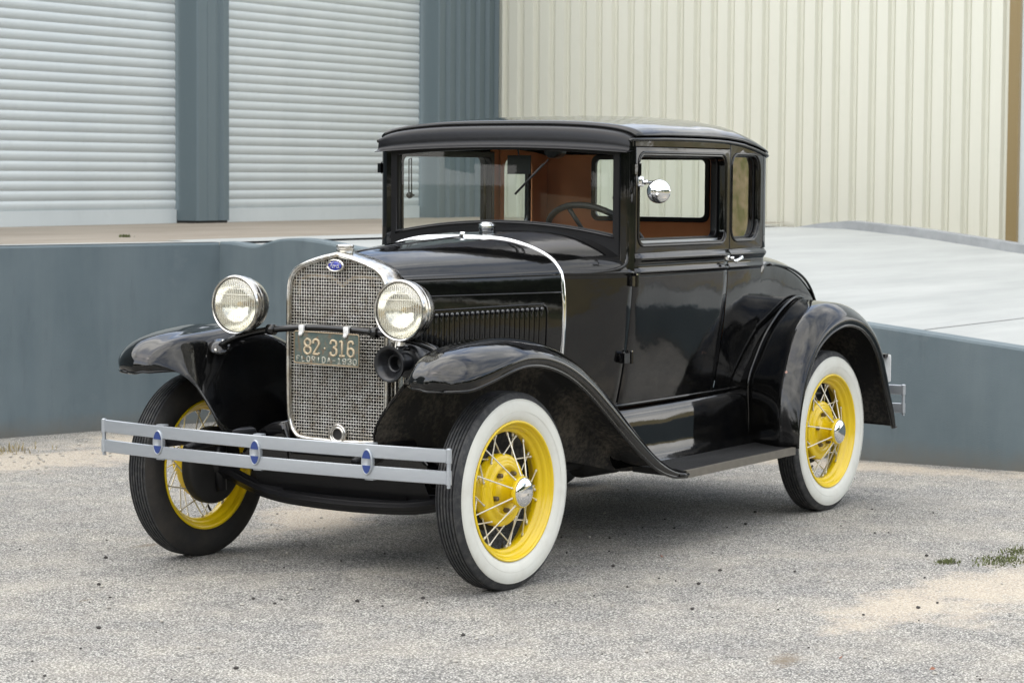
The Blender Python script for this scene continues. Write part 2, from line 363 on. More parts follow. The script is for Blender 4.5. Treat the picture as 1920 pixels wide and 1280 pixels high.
def ip(x, tab):
    return float(np.interp(x, [t[0] for t in tab], [t[1] for t in tab]))
# ------------------------------------------------------------------ the setting
def flatgrid(name, xs, ys, z, mat, kind='structure', parent=None):
    rows = [[(x, y, z(x, y) if callable(z) else z) for x in xs] for y in ys]
    v, f = grid(rows); o = obj(name, v, f, mat, parent); 
    if kind: o['kind'] = kind
    return o
flatgrid('ground', np.linspace(-260, 260, 9), np.linspace(-260, 260, 9), -.004, 'dry_grass')
_lot = flatgrid('parking_lot', np.linspace(-22, 4.75, 28), np.linspace(-10, 9, 20), 0, 'chip_seal')
_lot2 = flatgrid('pavement', np.linspace(4.75, 40, 20), np.linspace(-10, -6.9, 4), 0, 'chip_seal')
flatgrid('lawn', np.linspace(-60, 90, 12), np.linspace(-60, -19, 6), .02, 'grass_green')

# loading dock and ramp
dock = empty('loading_dock', (4.11, 3.99, 0)); tag(dock, 'blue-grey painted concrete loading dock and ramp with pale top behind the car', 'loading dock')
def dloc(v): return [(p[0]-4.11, p[1]-3.99, p[2]) for p in v]
def dobj(name, v, f, mat, **k): return obj(name, dloc(v), f, mat, dock, **k)
# left wall runs from far left to the corner, ramp wall from the corner to the right
A0 = Vector((-8.0, 7.02)); A1 = Vector((4.11, 3.99)); B1 = Vector((4.538, -.065)); B2 = Vector((4.62, -6.4))
def wall_strip(path, tops, thick, name, mat, zb=-.05):
    """path: 2D points, tops: z; solid wall with thickness behind it (towards +x/+y)"""
    rows = []
    n = len(path); rr = [[], [], [], [], []]
    for i, (p, z) in enumerate(zip(path, tops)):
        t = (Vector(path[min(i+1, n-1)])-Vector(path[max(i-1, 0)])).normalized(); q = Vector(p) + thick*Vector((-t.y, t.x))
        rr[0].append((p[0], p[1], zb)); rr[1].append((p[0], p[1], z-.012)); rr[2].append((p[0]-(-t.y)*-.008, p[1]-(t.x)*-.008, z)); rr[3].append((q.x, q.y, z)); rr[4].append((q.x, q.y, zb))
    return rr
left = [A0.lerp(A1, t) for t in np.linspace(0, 1, 30)]
v, f = grid(wall_strip([(p.x, p.y) for p in left], [1.078]*30, .12, 'dock_wall', 'x')); dobj('dock_wall', v, f, 'blue_grey_stucco', auto=30)
# top profile of the ramp wall read off the photo, including its worn hump near the corner
prof = [(3.99, 1.083), (3.88, 1.076), (3.75, 1.062), (3.66, 1.083), (3.58, 1.104), (3.49, 1.112), (3.38, 1.107), (3.25, 1.091), (3.14, 1.072), (2.6, 1.012), (-.065, .720), (-.934, .627), (-6.4, .045)]
def wx(y): return ip(-y, [(-3.99, 4.11), (.065, 4.538), (.934, 4.553), (6.4, 4.62)])
yy = np.concatenate([np.linspace(3.99, 2.9, 45), np.linspace(2.8, -6.4, 40)])
pz = crv([(a, b) for a, b in prof[:9]], 80)
def rampz(y):
    if y > 3.2: return float(np.interp(-y, -pz[:, 0], pz[:, 1]))
    return ip(-y, [(-a, b) for a, b in prof])
v, f = grid(wall_strip([(wx(y), y) for y in yy], [rampz(y) for y in yy], .16, 'ramp_wall', 'x')); dobj('ramp_wall', v, f, 'blue_grey_stucco', auto=30)
# slab: ramp surface from the wall back to the far kerb
def slabz(y): return min(1.078, ip(-y, [(-9, 1.078), (-3.9, 1.066), (-3.3, 1.060), (-2.6, 1.008), (.065, .716), (.934, .623), (6.4, .04)]))
ys = np.linspace(4.45, -6.4, 50); rows = [[(x0, y, slabz(y)) for x0 in np.linspace(wx(min(y, 3.99))+.15, 11.62-.0*y, 14)] for y in ys]
v, f = grid(rows); dobj('ramp_slab', v, f, 'white_concrete')
mb = MB(); mb.box((-8, 4.45, -.05), (13.4, 9.5, 1.070)); mb.v = dloc(mb.v)
# brown stained dock floor in front of the doors, and the paler edge strip
mb.v = []; mb.f = []; mb.mi = []
e = [(-8, 7.2), (2.6, 4.53), (4.28, 4.11), (4.28, 4.45), (11.6, 4.62), (13.1, 4.62)]
tv = [(x, y, 1.074) for x, y in e] + [(x, 9.4, 1.074) for x, y in e]
mb.add(dloc(tv), [(i, i+1, i+7, i+6) for i in range(5)]); mb.build('dock_floor', 'stained_concrete', dock, smooth=False)
tv = [(x, y, 1.082) for x, y in [(-8, 7.03), (4.12, 4.0)]] + [(x, y, 1.082) for x, y in [(4.2, 4.16), (-8, 7.21)]]
mb = MB(); mb.add(dloc(tv), [(0, 1, 2, 3)]); mb.build('edge_strip', 'white_concrete', dock, smooth=False)
mb = MB(); mb.add(dloc([(4.12, 4.0, 1.079), (11.6, 4.0, 1.079), (11.6, 4.66, 1.079), (4.2, 4.50, 1.079)]), [(0, 1, 2, 3)]); mb.build('apron_slab', 'white_concrete', dock, smooth=False)
# joint across the ramp
mb = MB(); mb.box((4.75, -.322, 0), (11.1, -.312, 0)); mb.v = dloc([(4.73, -.30, slabz(-.30)+.003), (11.1, -.33, slabz(-.33)+.003), (11.1, -.322, slabz(-.322)+.003), (4.73, -.29, slabz(-.29)+.003)]); mb.f = [(0, 1, 2, 3)]; mb.mi = [0]; mb.build('joint_line', 'joint_grey', dock, smooth=False)
# far kerb of the ramp: tapers in at its upper end
ky = np.linspace(3.85, -6.4, 40); rr = [[], [], [], []]
for y in ky:
    x = ip(-y, [(-3.81, 11.57), (-1.66, 11.09), (6.4, 10.2)]); h = .066*min(1, max(0, (3.85-y)/.42))+.002; z = slabz(y)
    rr[0].append((x, y, z-.02)); rr[1].append((x+.02, y, z+h)); rr[2].append((x+.22, y, z+h)); rr[3].append((x+.23, y, -.1))
v, f = grid(rr); dobj('ramp_kerb', v, f, 'grey_concrete', auto=30)

# warehouse
wh = empty('warehouse', (13.36, 8.03, 0)); tag(wh, 'metal sided warehouse with grey roll-up doors and a cream ribbed side wall', 'warehouse')
P0 = Vector((6.0, 7.85, 0)); ux = Vector((6, .3, 0)).normalized(); un = Vector((ux.y, -ux.x, 0))   # un points out of the wall
def WP(s, d, z): p = P0 + ux*s + un*d; return (p.x-13.36, p.y-8.03, z)
def sof(x): return (x-6.0)/ux.x
def slat_door(s0, s1, name):
    root = empty(name, (0, 0, 0)); root.parent = wh
    z0, H, pitch = 1.10, 3.6, .0765; n = int((H)/pitch); zs = []; ds = []
    rows = []
    for i in range(n):
        z = z0+.09+i*pitch
        for q, dd in ((0, -.0065), (.004, -.0065), (.009, .0), (.045, .0018), (.068, .0014), (.0738, -.0060)):
            rows.append([WP(s, dd, z+q) for s in (s0, (s0+s1)/2, s1)])
    v, f = grid(rows); obj('slat_curtain', v, f, 'slat_paint', root, auto=60)
    mb = MB(); 
    for a, b_, c, d in ((z0-.03, z0+.09, -.02, .012), (z0-.045, z0-.03, -.02, .004)):
        vv = [WP(s, dd, z) for z in (a, b_) for s, dd in ((s0, c), (s1, c), (s1, d), (s0, d))]
        mb.add(vv, [(3, 2, 1, 0), (4, 5, 6, 7), (0, 1, 5, 4), (1, 2, 6, 5), (2, 3, 7, 6), (3, 0, 4, 7)], 0 if b_ > z0 else 1)
    mb.build('bottom_bar', ['slat_paint', 'rubber'], root, smooth=False)
    return root
D1 = slat_door(sof(3.2), sof(8.37), 'roll_up_door'); D2 = slat_door(sof(9.09), sof(12.16), 'roll_up_door')
D1['label'] = 'grey slatted roll-up door left of the column'; D2['label'] = 'grey slatted roll-up door right of the column'
def profile_wall(pts, z0, z1, name, mat):
    rows = [[(*p, z0) for p in pts], [(*p, (z0+z1)/2) for p in pts], [(*p, z1) for p in pts]]
    v, f = grid(rows); return obj(name, v, f, mat, wh, smooth=False)
def wp2(s, d): p = WP(s, d, 0); return (p[0], p[1])
sc = sof(8.41)
col = [(sc-.02, -.03), (sc, .19), (sc+.015, .2), (sc+.13, .2), (sc+.135, .19), (sc+.145, .2), (sc+.26, .2), (sc+.30, .176), (sc+.34, .176), (sc+.36, .2), (sc+.435, .2), (sc+.445, .19), (sc+.67, -.03)]
profile_wall([wp2(s, d) for s, d in col], 1.095, 5.6, 'column', 'column_paint')
mb = MB(); mb.add([WP(s, d, z) for z in (1.07, 1.10) for s, d in ((sc-.02, -.03), (sc+.45, -.03), (sc+.45, .17), (sc+.01, .17))], [(0, 1, 5, 4), (1, 2, 6, 5), (2, 3, 7, 6), (3, 0, 4, 7)]); mb.build('column_base', 'rubber', wh, smooth=False)
s0 = sof(12.2); s1 = sof(13.35)
w = [(s0-.02, -.03), (s0, .0), (s0+.0, .19), (s0+.012, .2), (s0+.06, .2)]
s = s0+.10
while s < s1-.1:
    w += [(s, .2), (s+.03, .168), (s+.075, .168), (s+.105, .2)]; s += .185
w += [(s1, .2)]
profile_wall([wp2(a, d) for a, d in w], 1.075, 5.6, 'grey_wall_panel', 'column_paint')
w = [(sof(-8)+k*.185+q, d) for k in range(60) for q, d in ((0, .2), (.03, .168), (.075, .168), (.105, .2))]; w = [p for p in w if p[0] < sof(3.2)]+[(sof(3.2), .2), (sof(3.2), -.03)]
profile_wall([wp2(a, d) for a, d in w], 1.075, 5.6, 'grey_wall_panel', 'column_paint')
mb = MB(); vv = [WP(a, d, z) for z in (4.55, 5.6) for a, d in ((sof(-8), .02), (s1, .02), (s1, -.3), (sof(-8), -.3))]
mb.add(vv, [(3, 2, 1, 0), (4, 5, 6, 7), (0, 1, 5, 4), (1, 2, 6, 5), (2, 3, 7, 6), (3, 0, 4, 7)]); mb.build('lintel_panel', 'column_paint', wh, smooth=False)
# cream side wall, perpendicular, running towards the viewer on the right
dx = Vector((-.3, -6, 0)).normalized(); dn = Vector((dx.y, -dx.x, 0)); 
if dn.x > 0: dn = -dn
PC = P0 + ux*s1 + un*.2
def CP(s, d): p = PC + dx*s + dn*d; return (p.x-13.36, p.y-8.03)
w = [CP(0, .01)]
s = .06; send = 5.46
while s < send:
    w += [CP(s, .042), CP(s+.018, .004), CP(s+.034, .004), CP(s+.040, .014), CP(s+.050, .014), CP(s+.056, .004), CP(s+.062, .004), CP(s+.080, .042)]; s += .1845
w += [CP(send+.02, .042)]
w2 = w
profile_wall(w2, .2, 5.6, 'cream_wall_panel', 'cream_sheet')
mb = MB(); 
for (a, b_, d) in ((send+.02, send+.12, .055),): 
    vv = [(*CP(q, e_), z) for z in (.2, 5.6) for q, e_ in ((a, -.02), (b_, -.02), (b_, d), (a, d))]
    mb.add(vv, [(3, 2, 1, 0), (4, 5, 6, 7), (0, 1, 5, 4), (1, 2, 6, 5), (2, 3, 7, 6), (3, 0, 4, 7)])
mb.build('corner_trim', 'brown_trim_paint', wh, smooth=False)
s = send+.13; w = [CP(s, .03)]
while s < 12: w += [CP(s+.07, .03), CP(s+.09, .004), CP(s+.17, .004), CP(s+.19, .03)]; s += .19
profile_wall(w, .2, 5.6, 'far_wall_panel', 'slat_paint')

rows = []
for t in np.linspace(-56, -12, 24):
    a = math.radians(t); rows.append([(R_*math.cos(a), R_*math.sin(a), z) for R_, z in ((40, 0), (46, .9+.3*math.sin(t*.7)), (54, 2.6+.5*math.sin(t*.5)), (66, 3.4), (80, 3.5))])
v, f = grid(rows); o = obj('added_bank', v, f, 'added_bank_grass'); o['kind'] = 'structure'  # invented grass bank out of view, added to reflect in the quarter window
# invented trees out of view, added only to be mirrored in paint and glass
rnd = random.Random(3); mb = MB()
for i in range(120):
    a = math.radians(rnd.uniform(-265, 20)); R = rnd.uniform(46, 72); cx, cy = R*math.cos(a), R*math.sin(a)
    if cy > -18 and cx > -14: continue
    if -50 < math.degrees(math.atan2(cy, cx)) < -18: continue
    H = rnd.uniform(7, 14); mb.tube([(cx, cy, 0), (cx+.2, cy, H*.6)], [.3, .12], 5)
    for k in range(130):
        q = Vector((rnd.gauss(0, 1), rnd.gauss(0, 1), rnd.gauss(0, 1))); q = q.normalized()*(rnd.random()**.4); p = Vector((cx+q.x*H*.55, cy+q.y*H*.55, H*.58+q.z*H*.42)); s = rnd.uniform(.8, 1.6)
        n = Vector((rnd.gauss(0, 1), rnd.gauss(0, 1), rnd.gauss(0, 1))).normalized(); u = n.orthogonal().normalized(); w_ = n.cross(u)
        mb.add([p+u*s, p+w_*s*.8, p-u*s, p-w_*s*.8], [(0, 1, 2, 3)])
tag(mb.build('added_treeline', 'leaf_green', smooth=False), 'unseen row of green trees added for reflections in the car', 'trees', kind='stuff')

# loose stones, leaves and small tufts on the lot
GP = lambda: None
def pebbles(spots, name, mat, label, cat):
    mb = MB()
    for (x, y, s) in spots:
        n = 6; c = Vector((x, y, s*.3)); rows = []
        for (rz, rr_) in ((-.3, .6), (.1, 1.), (.5, .75), (.75, .3)):
            rows.append([c + Vector((s*rr_*math.cos(2*PI*j/n)*rnd.uniform(.75, 1.25), s*rr_*math.sin(2*PI*j/n)*rnd.uniform(.7, 1.1), s*rz*rnd.uniform(.8, 1.1))) for j in range(n)])
        v, f = grid(rows, cv=True); mb.add(v, f+[tuple(3*n+j for j in range(n))])
    return tag(mb.build(name, mat, smooth=False), label, cat, kind='stuff')
near = [(rnd.uniform(-3.5, 3.4), rnd.uniform(-3.4, 1.6)) for _ in range(900)]
pebbles([(x, y, rnd.choice((.004, .005, .006, .008))) for x, y in near[:330]], 'gravel', 'pebble_pale', 'loose pale stones scattered over the lot', 'gravel')
pebbles([(x, y, rnd.choice((.0035, .004, .005, .006, .009))) for x, y in near[330:520]], 'debris', 'pebble_dark', 'small dark bits scattered over the lot', 'debris')
pebbles([(x+rnd.gauss(0, .5), 3.4-(x-2.2)*.1+rnd.gauss(0, .28), rnd.choice((.004, .006, .010))) for x in np.linspace(.6, 4.0, 300)], 'rubble', 'pebble_pale', 'crumbled stones along the foot of the dock wall', 'rubble')
def leaf(x, y, s, col, label):
    pts = [(0, 0, .004), (.5, .18, .012), (1, 0, .006), (.55, -.2, .003), (.2, -.1, .004)]; a = rnd.uniform(0, 6)
    o = obj('dry_leaf', [(s*(p[0]*math.cos(a)-p[1]*math.sin(a)), s*(p[0]*math.sin(a)+p[1]*math.cos(a)), p[2]) for p in pts], [(0, 1, 2, 3, 4)], col, smooth=False, solid=.001)
    o.location = (x, y, .002); tag(o, label, 'leaf'); return o
pebbles([(-.531, -.45, .010), (-.697, -.117, .008), (-1.432, -.057, .009), (-.731, -.24, .007), (.814, -1.171, .009), (.956, -1.416, .007)], 'debris', 'pebble_dark', 'larger black crumbs lying in front of the car', 'debris')
leaf(-.505, -2.296, .028, 'dry_leaf', 'curled brown leaf nearest the bottom right of the lot')
leaf(.95, -.838, .03, 'dry_leaf', 'red brown leaf just right of the front whitewall wheel')
leaf(-.526, -2.603, .022, 'dry_leaf', 'small brown leaf at the bottom right edge')
def tuft(name, x, y, z, n, spread, h, label, mat='grass_green'):
    mb = MB()
    for k in range(n):
        px, py = rnd.gauss(0, spread), rnd.gauss(0, spread*.55); a = rnd.uniform(0, 6.3); w_ = .0025; hh = h*rnd.uniform(.5, 1.2); l = rnd.uniform(.2, 1.0)*hh
        d = Vector((math.cos(a), math.sin(a), 0)); s_ = Vector((-d.y, d.x, 0))*w_; p = Vector((px, py, 0))
        mb.add([p-s_, p+s_, p+d*l*.5+Vector((0, 0, hh*.7))+s_*.7, p+d*l*.5+Vector((0, 0, hh*.7))-s_*.7, p+d*l+Vector((0, 0, hh))], [(0, 1, 2, 3), (3, 2, 4)])
    o = mb.build(name, mat, smooth=False); o.location = (x, y, z); tag(o, label, 'grass', kind='stuff'); return o
tuft('grass', 1.68, -1.96, 0, 420, .085, .010, 'low green grass tuft in the sand at right edge')
tuft('grass', 1.52, -1.80, 0, 160, .035, .012, 'small grass tuft beside the sand patch')
tuft('grass', 1.95, -1.93, 0, 200, .06, .011, 'grass strip running out of the picture at right')
tuft('grass', 4.72, 5.28, 1.074, 90, .022, .02, 'tiny green weed on the brown dock floor')
tuft('grass', 2.1, 3.9, 0, 240, .16, .03, 'weeds in the crack at the foot of the dock wall', 'dry_grass')
# ------------------------------------------------------------------ the car (x to the rear, y to its right, near side is -y)
car = empty('vintage_coupe', (0, 0, 0)); tag(car, 'black vintage coupe with yellow wire wheels and whitewall tyres on the lot', 'car')
def T(*t): return list(t)
hwT = [(.76, .450), (.80, .469), (.85, .494), (.90, .521), (.95, .548), (1.0, .574), (1.05, .596), (1.10, .612), (1.3, .617), (1.5, .620), (1.7, .619), (1.9, .615), (2.1, .606), (2.3, .590), (2.5, .576), (2.7, .558), (2.85, .540), (3.0, .512), (3.1, .482), (3.18, .445), (3.24, .40)]
_hx = np.array([t[0] for t in hwT]); _hy = np.array([t[1] for t in hwT])
def hw(x):
    i = int(np.clip(np.searchsorted(_hx, x)-1, 0, len(_hx)-2)); u = (x-_hx[i])/(_hx[i+1]-_hx[i])
    m0 = (_hy[min(i+1, len(_hx)-1)]-_hy[max(i-1, 0)])/(_hx[min(i+1, len(_hx)-1)]-_hx[max(i-1, 0)]); m1 = (_hy[min(i+2, len(_hx)-1)]-_hy[i])/(_hx[min(i+2, len(_hx)-1)]-_hx[i])
    h = _hx[i+1]-_hx[i]; return (2*u**3-3*u*u+1)*_hy[i]+(u**3-2*u*u+u)*h*m0+(3*u*u-2*u**3)*_hy[i+1]+(u**3-u*u)*h*m1
def g_(z, c, w): return math.exp(-((z-c)/w)**2)
def sidey(x, z):
    """half width of the body below the windows, with both belt mouldings"""
    y = hw(x); t = max(0, 1.12-z)/.55; k = ip(x, [(.80, .45), (1.1, 1.), (2.3, .95), (3.1, .5)])
    y -= .070*k*t**1.7
    y += .009*g_(z, 1.112, .0085) * (1 if x < 2.34 else 0)
    if x > 1.07: y += .014*g_(z, 1.166, .014)
    return y
def zs_body(z0, z1):
    base = list(np.linspace(z0, 1.08, 16)) + list(np.linspace(1.085, 1.135, 17)) + list(np.linspace(1.14, z1, 14)); return [z for z in base if z0 <= z <= z1]
def side_panel(name, x0, x1, z0, z1, sg, parent=None, nx=14, edge=True):
    zs = zs_body(z0, z1); xs = np.linspace(x0, x1, nx); rows = []
    for z in zs: rows.append([(x, sg*sidey(x, z), z) for x in xs])
    if edge:   # returned edges so the gap reads as a shut line
        rows = [[(x0, sg*(abs(r[0][1])-.012), r[0][2]), (x0+.0005, sg*(abs(r[0][1])-.0022), r[0][2])] + r[1:-1] + [(x1-.0005, sg*(abs(r[-1][1])-.0022), r[-1][2]), (x1, sg*(abs(r[-1][1])-.012), r[-1][2])] for r in [[(x0, r[0][1], r[0][2])]+[(x0+.003, r[0][1], r[0][2])]+r[1:-1]+[(x1-.003, r[-1][1], r[-1][2])]+[(x1, r[-1][1], r[-1][2])] for r in rows]]
    v, f = grid(rows); return obj(name, v, f, 'black_paint', parent or car)
zd = lambda x: ip(x, [(1.0, 1.632), (1.07, 1.640), (1.3, 1.645), (1.6, 1.646), (1.84, 1.642), (2.0, 1.632), (2.15, 1.612), (2.25, 1.594), (2.34, 1.578), (2.36, 1.575)])
def wallmap(sg, off=0):
    return lambda u, v, w: (u, sg*(hw(u)+.006+off+w), v)

def make_side(sg):
    near = sg < 0
    # scuttle side, quarter panel
    side_panel('cowl_side', .80, 1.0985, .56, 1.125, sg, nx=10)
    side_panel('quarter_panel', 1.9015, 2.2505, .56, 1.19, sg, nx=10, edge=False)
    d = side_panel('door', 1.1025, 1.8985, .575, 1.19, sg, nx=18)
    plate('window_frame', [(1.1025, 1.187), (1.8985, 1.187), (1.8985, 1.612), (1.1025, 1.612)], [rrect(1.136, 1.228, 1.852, 1.578, (.03, .045, .04, .035))], wallmap(sg, -.016), 'black_paint', d, thick=.032, bev=.003)
    for (z, r) in ((0, .0055),):
        L_ = rrect(1.124, 1.216, 1.864, 1.590, (.038, .05, .045, .04), 8); mb = MB(); mb.tube([(x, sg*(hw(x)+.006), z_) for x, z_ in L_], r, 8, closed=True); mb.build('window_moulding', 'black_paint', d)
    # inner side of the door: garnish rail and trim
    plate('door_garnish', [(1.15, 1.13), (1.87, 1.13), (1.87, 1.60), (1.15, 1.60)], [rrect(1.165, 1.245, 1.845, 1.572, .03)], wallmap(sg, -.052), 'black_satin', d, thick=.03, bev=.004)
    plate('door_trim', [(1.12, .60), (1.88, .60), (1.88, 1.14), (1.12, 1.14)], [], lambda u, v, w: (u, sg*(sidey(u, v)-.03-w), v), 'upholstery', d, thick=.01, bev=.002)
    mb = MB(); mb.box((1.16, -.003, 1.225), (1.84, .003, 1.236)); mb.v = [(x, sg*(hw(x)-.02)+y, z) for x, y, z in mb.v]; mb.build('window_glass_edge', 'worn_silver', d, smooth=False)
    # handle
    mb = MB(); hx, hz = 1.903, 1.142; y0 = sidey(1.9, 1.14)
    mb.lathe([(.0, .012), (.011, .012), (.017, .006), (.018, 0)], (hx-.018, sg*y0, hz+.012), (0, sg, 0), 16)
    mb.tube([(hx-.018, sg*(y0+.005), hz+.010), (hx-.018, sg*(y0+.035), hz+.008)], .007, 10)
    mb.tube([(hx-.022, sg*(y0+.038), hz-.002), (hx-.01, sg*(y0+.04), hz-.004), (hx+.02, sg*(y0+.039), hz+.002), (hx+.05, sg*(y0+.036), hz+.010), (hx+.062, sg*(y0+.034), hz+.011)], [.005, .0085, .007, .010, .006], 12)
    mb.build('door_handle', 'chrome', d)
    for hz_, in ((1.522,), (1.078,), (.770,)):
        y0 = (sidey(1.1, hz_) if hz_ < 1.2 else hw(1.1)+.006); mb = MB(); out = .022 if hz_ < 1 else .012
        mb.box((1.075-(.02 if hz_ < 1 else 0), -.004, hz_-.02), (1.107, out, hz_+.02)); mb.v = [(x, sg*(y0+y), z) for x, y, z in mb.v]
        mb.tube([(1.112, sg*(y0+out), hz_-.024), (1.112, sg*(y0+out), hz_+.024)], .0075, 10)
        mb.tube([(1.112, sg*(y0+out), hz_+.022), (1.112, sg*(y0+out), hz_+.028)], .005, 8, mi=1)
        mb.build('hinge', ['black_paint', 'chrome'], d, auto=40)
    # pillar beside the windscreen
    pr = [(1.075, .557), (1.062, .572), (1.066, .592), (1.082, .610), (1.0985, hw(1.1)+.006), (1.12, .600), (1.12, .562)]
    rows = [[(x+dx, sg*y, z) for x, y in pr] for z, dx in ((1.11, 0), (1.2, 0), (1.4, 0), (1.60, 0), (1.645, 0))]
    v, f = grid(rows); obj('windscreen_pillar', v, f, 'black_paint', car, auto=50)
    # rear quarter with its window
    ol = [(1.9015, 1.187), (2.25, 1.187)] + [(x, zd(x)-.002) for x in np.linspace(2.25, 1.9015, 8)]
    q = plate('quarter_frame', ol, [rrect(1.923, 1.232, 2.196, 1.582, (.045, .085, .06, .045), 8)], wallmap(sg, -.012), 'black_paint', car, thick=.024, bev=.004)
    plate('quarter_reveal', rrect(1.915, 1.222, 2.205, 1.590, (.05, .09, .065, .05), 8), [rrect(1.927, 1.240, 2.186, 1.578, (.035, .07, .045, .035), 8)], wallmap(sg, -.026), 'black_satin', q, thick=.010, bev=.003)
    L_ = rrect(1.915, 1.222, 2.208, 1.592, (.052, .092, .068, .052), 9); mb = MB(); mb.tube([(x, sg*(hw(x)+.006), z_) for x, z_ in L_], .0055, 8, closed=True); mb.build('window_moulding', 'black_paint', q)
    v, f = grid([[(x, sg*(hw(x)-.019), z) for x in np.linspace(1.915, 2.20, 4)] for z in (1.225, 1.59)]); g = obj('quarter_glass', v, f, 'quarter_glass' if near else 'window_glass', q)
    # header strip above the door and drip rail
    xs = np.linspace(1.085, 1.905, 14); v, f = grid([[(x, sg*(hw(x)+.006-.002), z if z else zd(x)+.004) for x in xs] for z in (1.6145, 0)]); obj('door_header', v, f, 'black_paint', car)
    # rounded rear corner of the cab
    r = .092; yc = hw(2.25)+.006-r; rows = []
    for z in list(np.linspace(1.11, 1.186, 12))+[1.188]+list(np.linspace(1.25, 1.58, 6))+[None]:
        row = []
        for a in np.linspace(0, PI/2, 9):
            x = 2.25+r*math.sin(a); b = (.014*g_(z, 1.166, .014)-(.006 if z < 1.187 else 0) if z else 0); y = yc+(r+b)*math.cos(a); row.append((x+b*math.sin(a), sg*y, (z if z else zd(2.25)-.002-.012*(math.sin(a)))))
        rows.append(row)
    v, f = grid(rows); obj('cab_corner', v, f, 'black_paint', car)
    # inner linings
    plate('pillar_trim', rrect(1.86, 1.10, 1.935, 1.63, .01), [], wallmap(sg, -.055), 'upholstery', car, thick=.012, bev=.002)
    plate('quarter_lining', [(1.905, .95), (2.30, .95), (2.30, 1.585), (2.2, 1.60), (1.905, 1.62)], [rrect(1.935, 1.245, 2.17, 1.572, .05)], lambda u, v, w: (u, sg*(min(hw(u), .585)-.036-w), v), 'upholstery', car, thick=.008, bev=.002)
    # apron between body and running board
    rows = []
    for u in np.linspace(0, 1, 12):
        x0, x1 = .98, 2.235; x = x0+(x1-x0)*u
        rows.append([(x, sg*y, z+.012*u*(1-t)) for t, (y, z) in zip(np.linspace(0, 1, 9), crv([(.535, .562), (.556, .552), (.572, .534), (.578, .50), (.580, .44), (.582, .38), (.592, .350), (.610, .334)], 9))])
    v, f = grid(rows); obj('splash_apron', v, f, 'black_paint', car)
    xs = np.linspace(1.0, 2.2, 14); mb = MB(); mb.tube([(x, sg*(sidey(x, .58)+.001), .574+.004*(x-1)) for x in xs], .0055, 8); mb.build('sill_moulding', 'black_paint', car)
    # running board
    rb = MB(); rb.add([(1.135, sg*.598, .308), (1.135, sg*.835, .300), (2.118, sg*.835, .306), (2.205, sg*.598, .312), (1.135, sg*.598, .331), (1.135, sg*.835, .323), (2.118, sg*.835, .331), (2.205, sg*.598, .335)], [(3, 2, 1, 0), (4, 5, 6, 7), (0, 1, 5, 4), (1, 2, 6, 5), (2, 3, 7, 6), (3, 0, 4, 7)])
    rbo = rb.build('running_board', 'rubber', car, smooth=False)
    mb = MB()
    for k in range(26):
        y = .607+k*.0088; mb.box((1.14, sg*y-.0022, .325), (2.19-.09*(y-.6)/.235, sg*y+.0022, .3305))
    mb.v = [(x, y, z+.0045*(x-1.14)/1.05+.0065*(.84-abs(y))/.24-.0045) for x, y, z in mb.v]
    mb.build('tread_rib', 'rubber', rbo, smooth=False)
    mb = MB(); mb.box((1.150, -.002, -.003), (2.116, .004, .0)); vv = [(1.150, .835, .297), (2.118, .835, .304), (2.118, .835, .3345), (1.150, .835, .3265)]
    mb = MB(); mb.add([(x, sg*y, z) for x, y, z in vv]+[(x, sg*(y+.0045), z) for x, y, z in vv]+[(x, sg*(.822), z+.0012) for x, y, z in vv[2:]], [(4, 5, 6, 7), (0, 1, 5, 4), (1, 2, 6, 5), (2, 3, 7, 6), (3, 0, 4, 7), (6, 7, 9, 8)]); mb.build('edge_trim', 'edge_zinc', rbo, smooth=False)
for sg in (-1, 1): make_side(sg)

# ---- scuttle top, band, fuel cap
secA = [(0, 1.252), (.18, 1.246), (.29, 1.226), (.372, 1.198), (.425, 1.169), (.456, 1.136), (.469, 1.113)]
secB = [(0, 1.286), (.22, 1.279), (.38, 1.254), (.49, 1.218), (.560, 1.180), (.598, 1.145), (.612, 1.113)]
rows = []
for u in np.linspace(0, 1, 9):
    x = .80+.302*u; uu = (hw(x)-.469)/(.612-.469)
    h = crv([(a[0]+(b_[0]-a[0])*uu, a[1]+(b_[1]-a[1])*u) for a, b_ in zip(secA, secB)], 19); h[-1][0] = sidey(x, 1.113)-.003
    rows.append([(x, -p[0], p[1]) for p in h[::-1]]+[(x, p[0], p[1]) for p in h[1:]])
v, f = grid(rows); ct = obj('cowl_top', v, f, 'black_paint', car)
for sg in (-1, 1):
    q = arcr([(.80, .4705, 1.113), (.90, hw(.90)+.001, 1.114), (.97, hw(.97)+.002, 1.118), (1.03, hw(1.03)+.002, 1.130), (1.065, .598, 1.150), (1.076, .598, 1.185), (1.078, .596, 1.24), (1.079, .595, 1.32)], 50)
    mb = MB(); mb.tube([(p[0], sg*p[1], p[2]) for p in q], [.0050+.003*min(1, i/25) for i in range(50)], 10); mb.build('cowl_moulding', 'black_paint', ct)
bandsec = [(0, 1.252), (.18, 1.246), (.29, 1.226), (.372, 1.198), (.425, 1.169), (.456, 1.136), (.469, 1.105), (.478, 1.04), (.481, .97), (.477, .85), (.462, .70), (.448, .60)]
bs = crv(bandsec, 50)
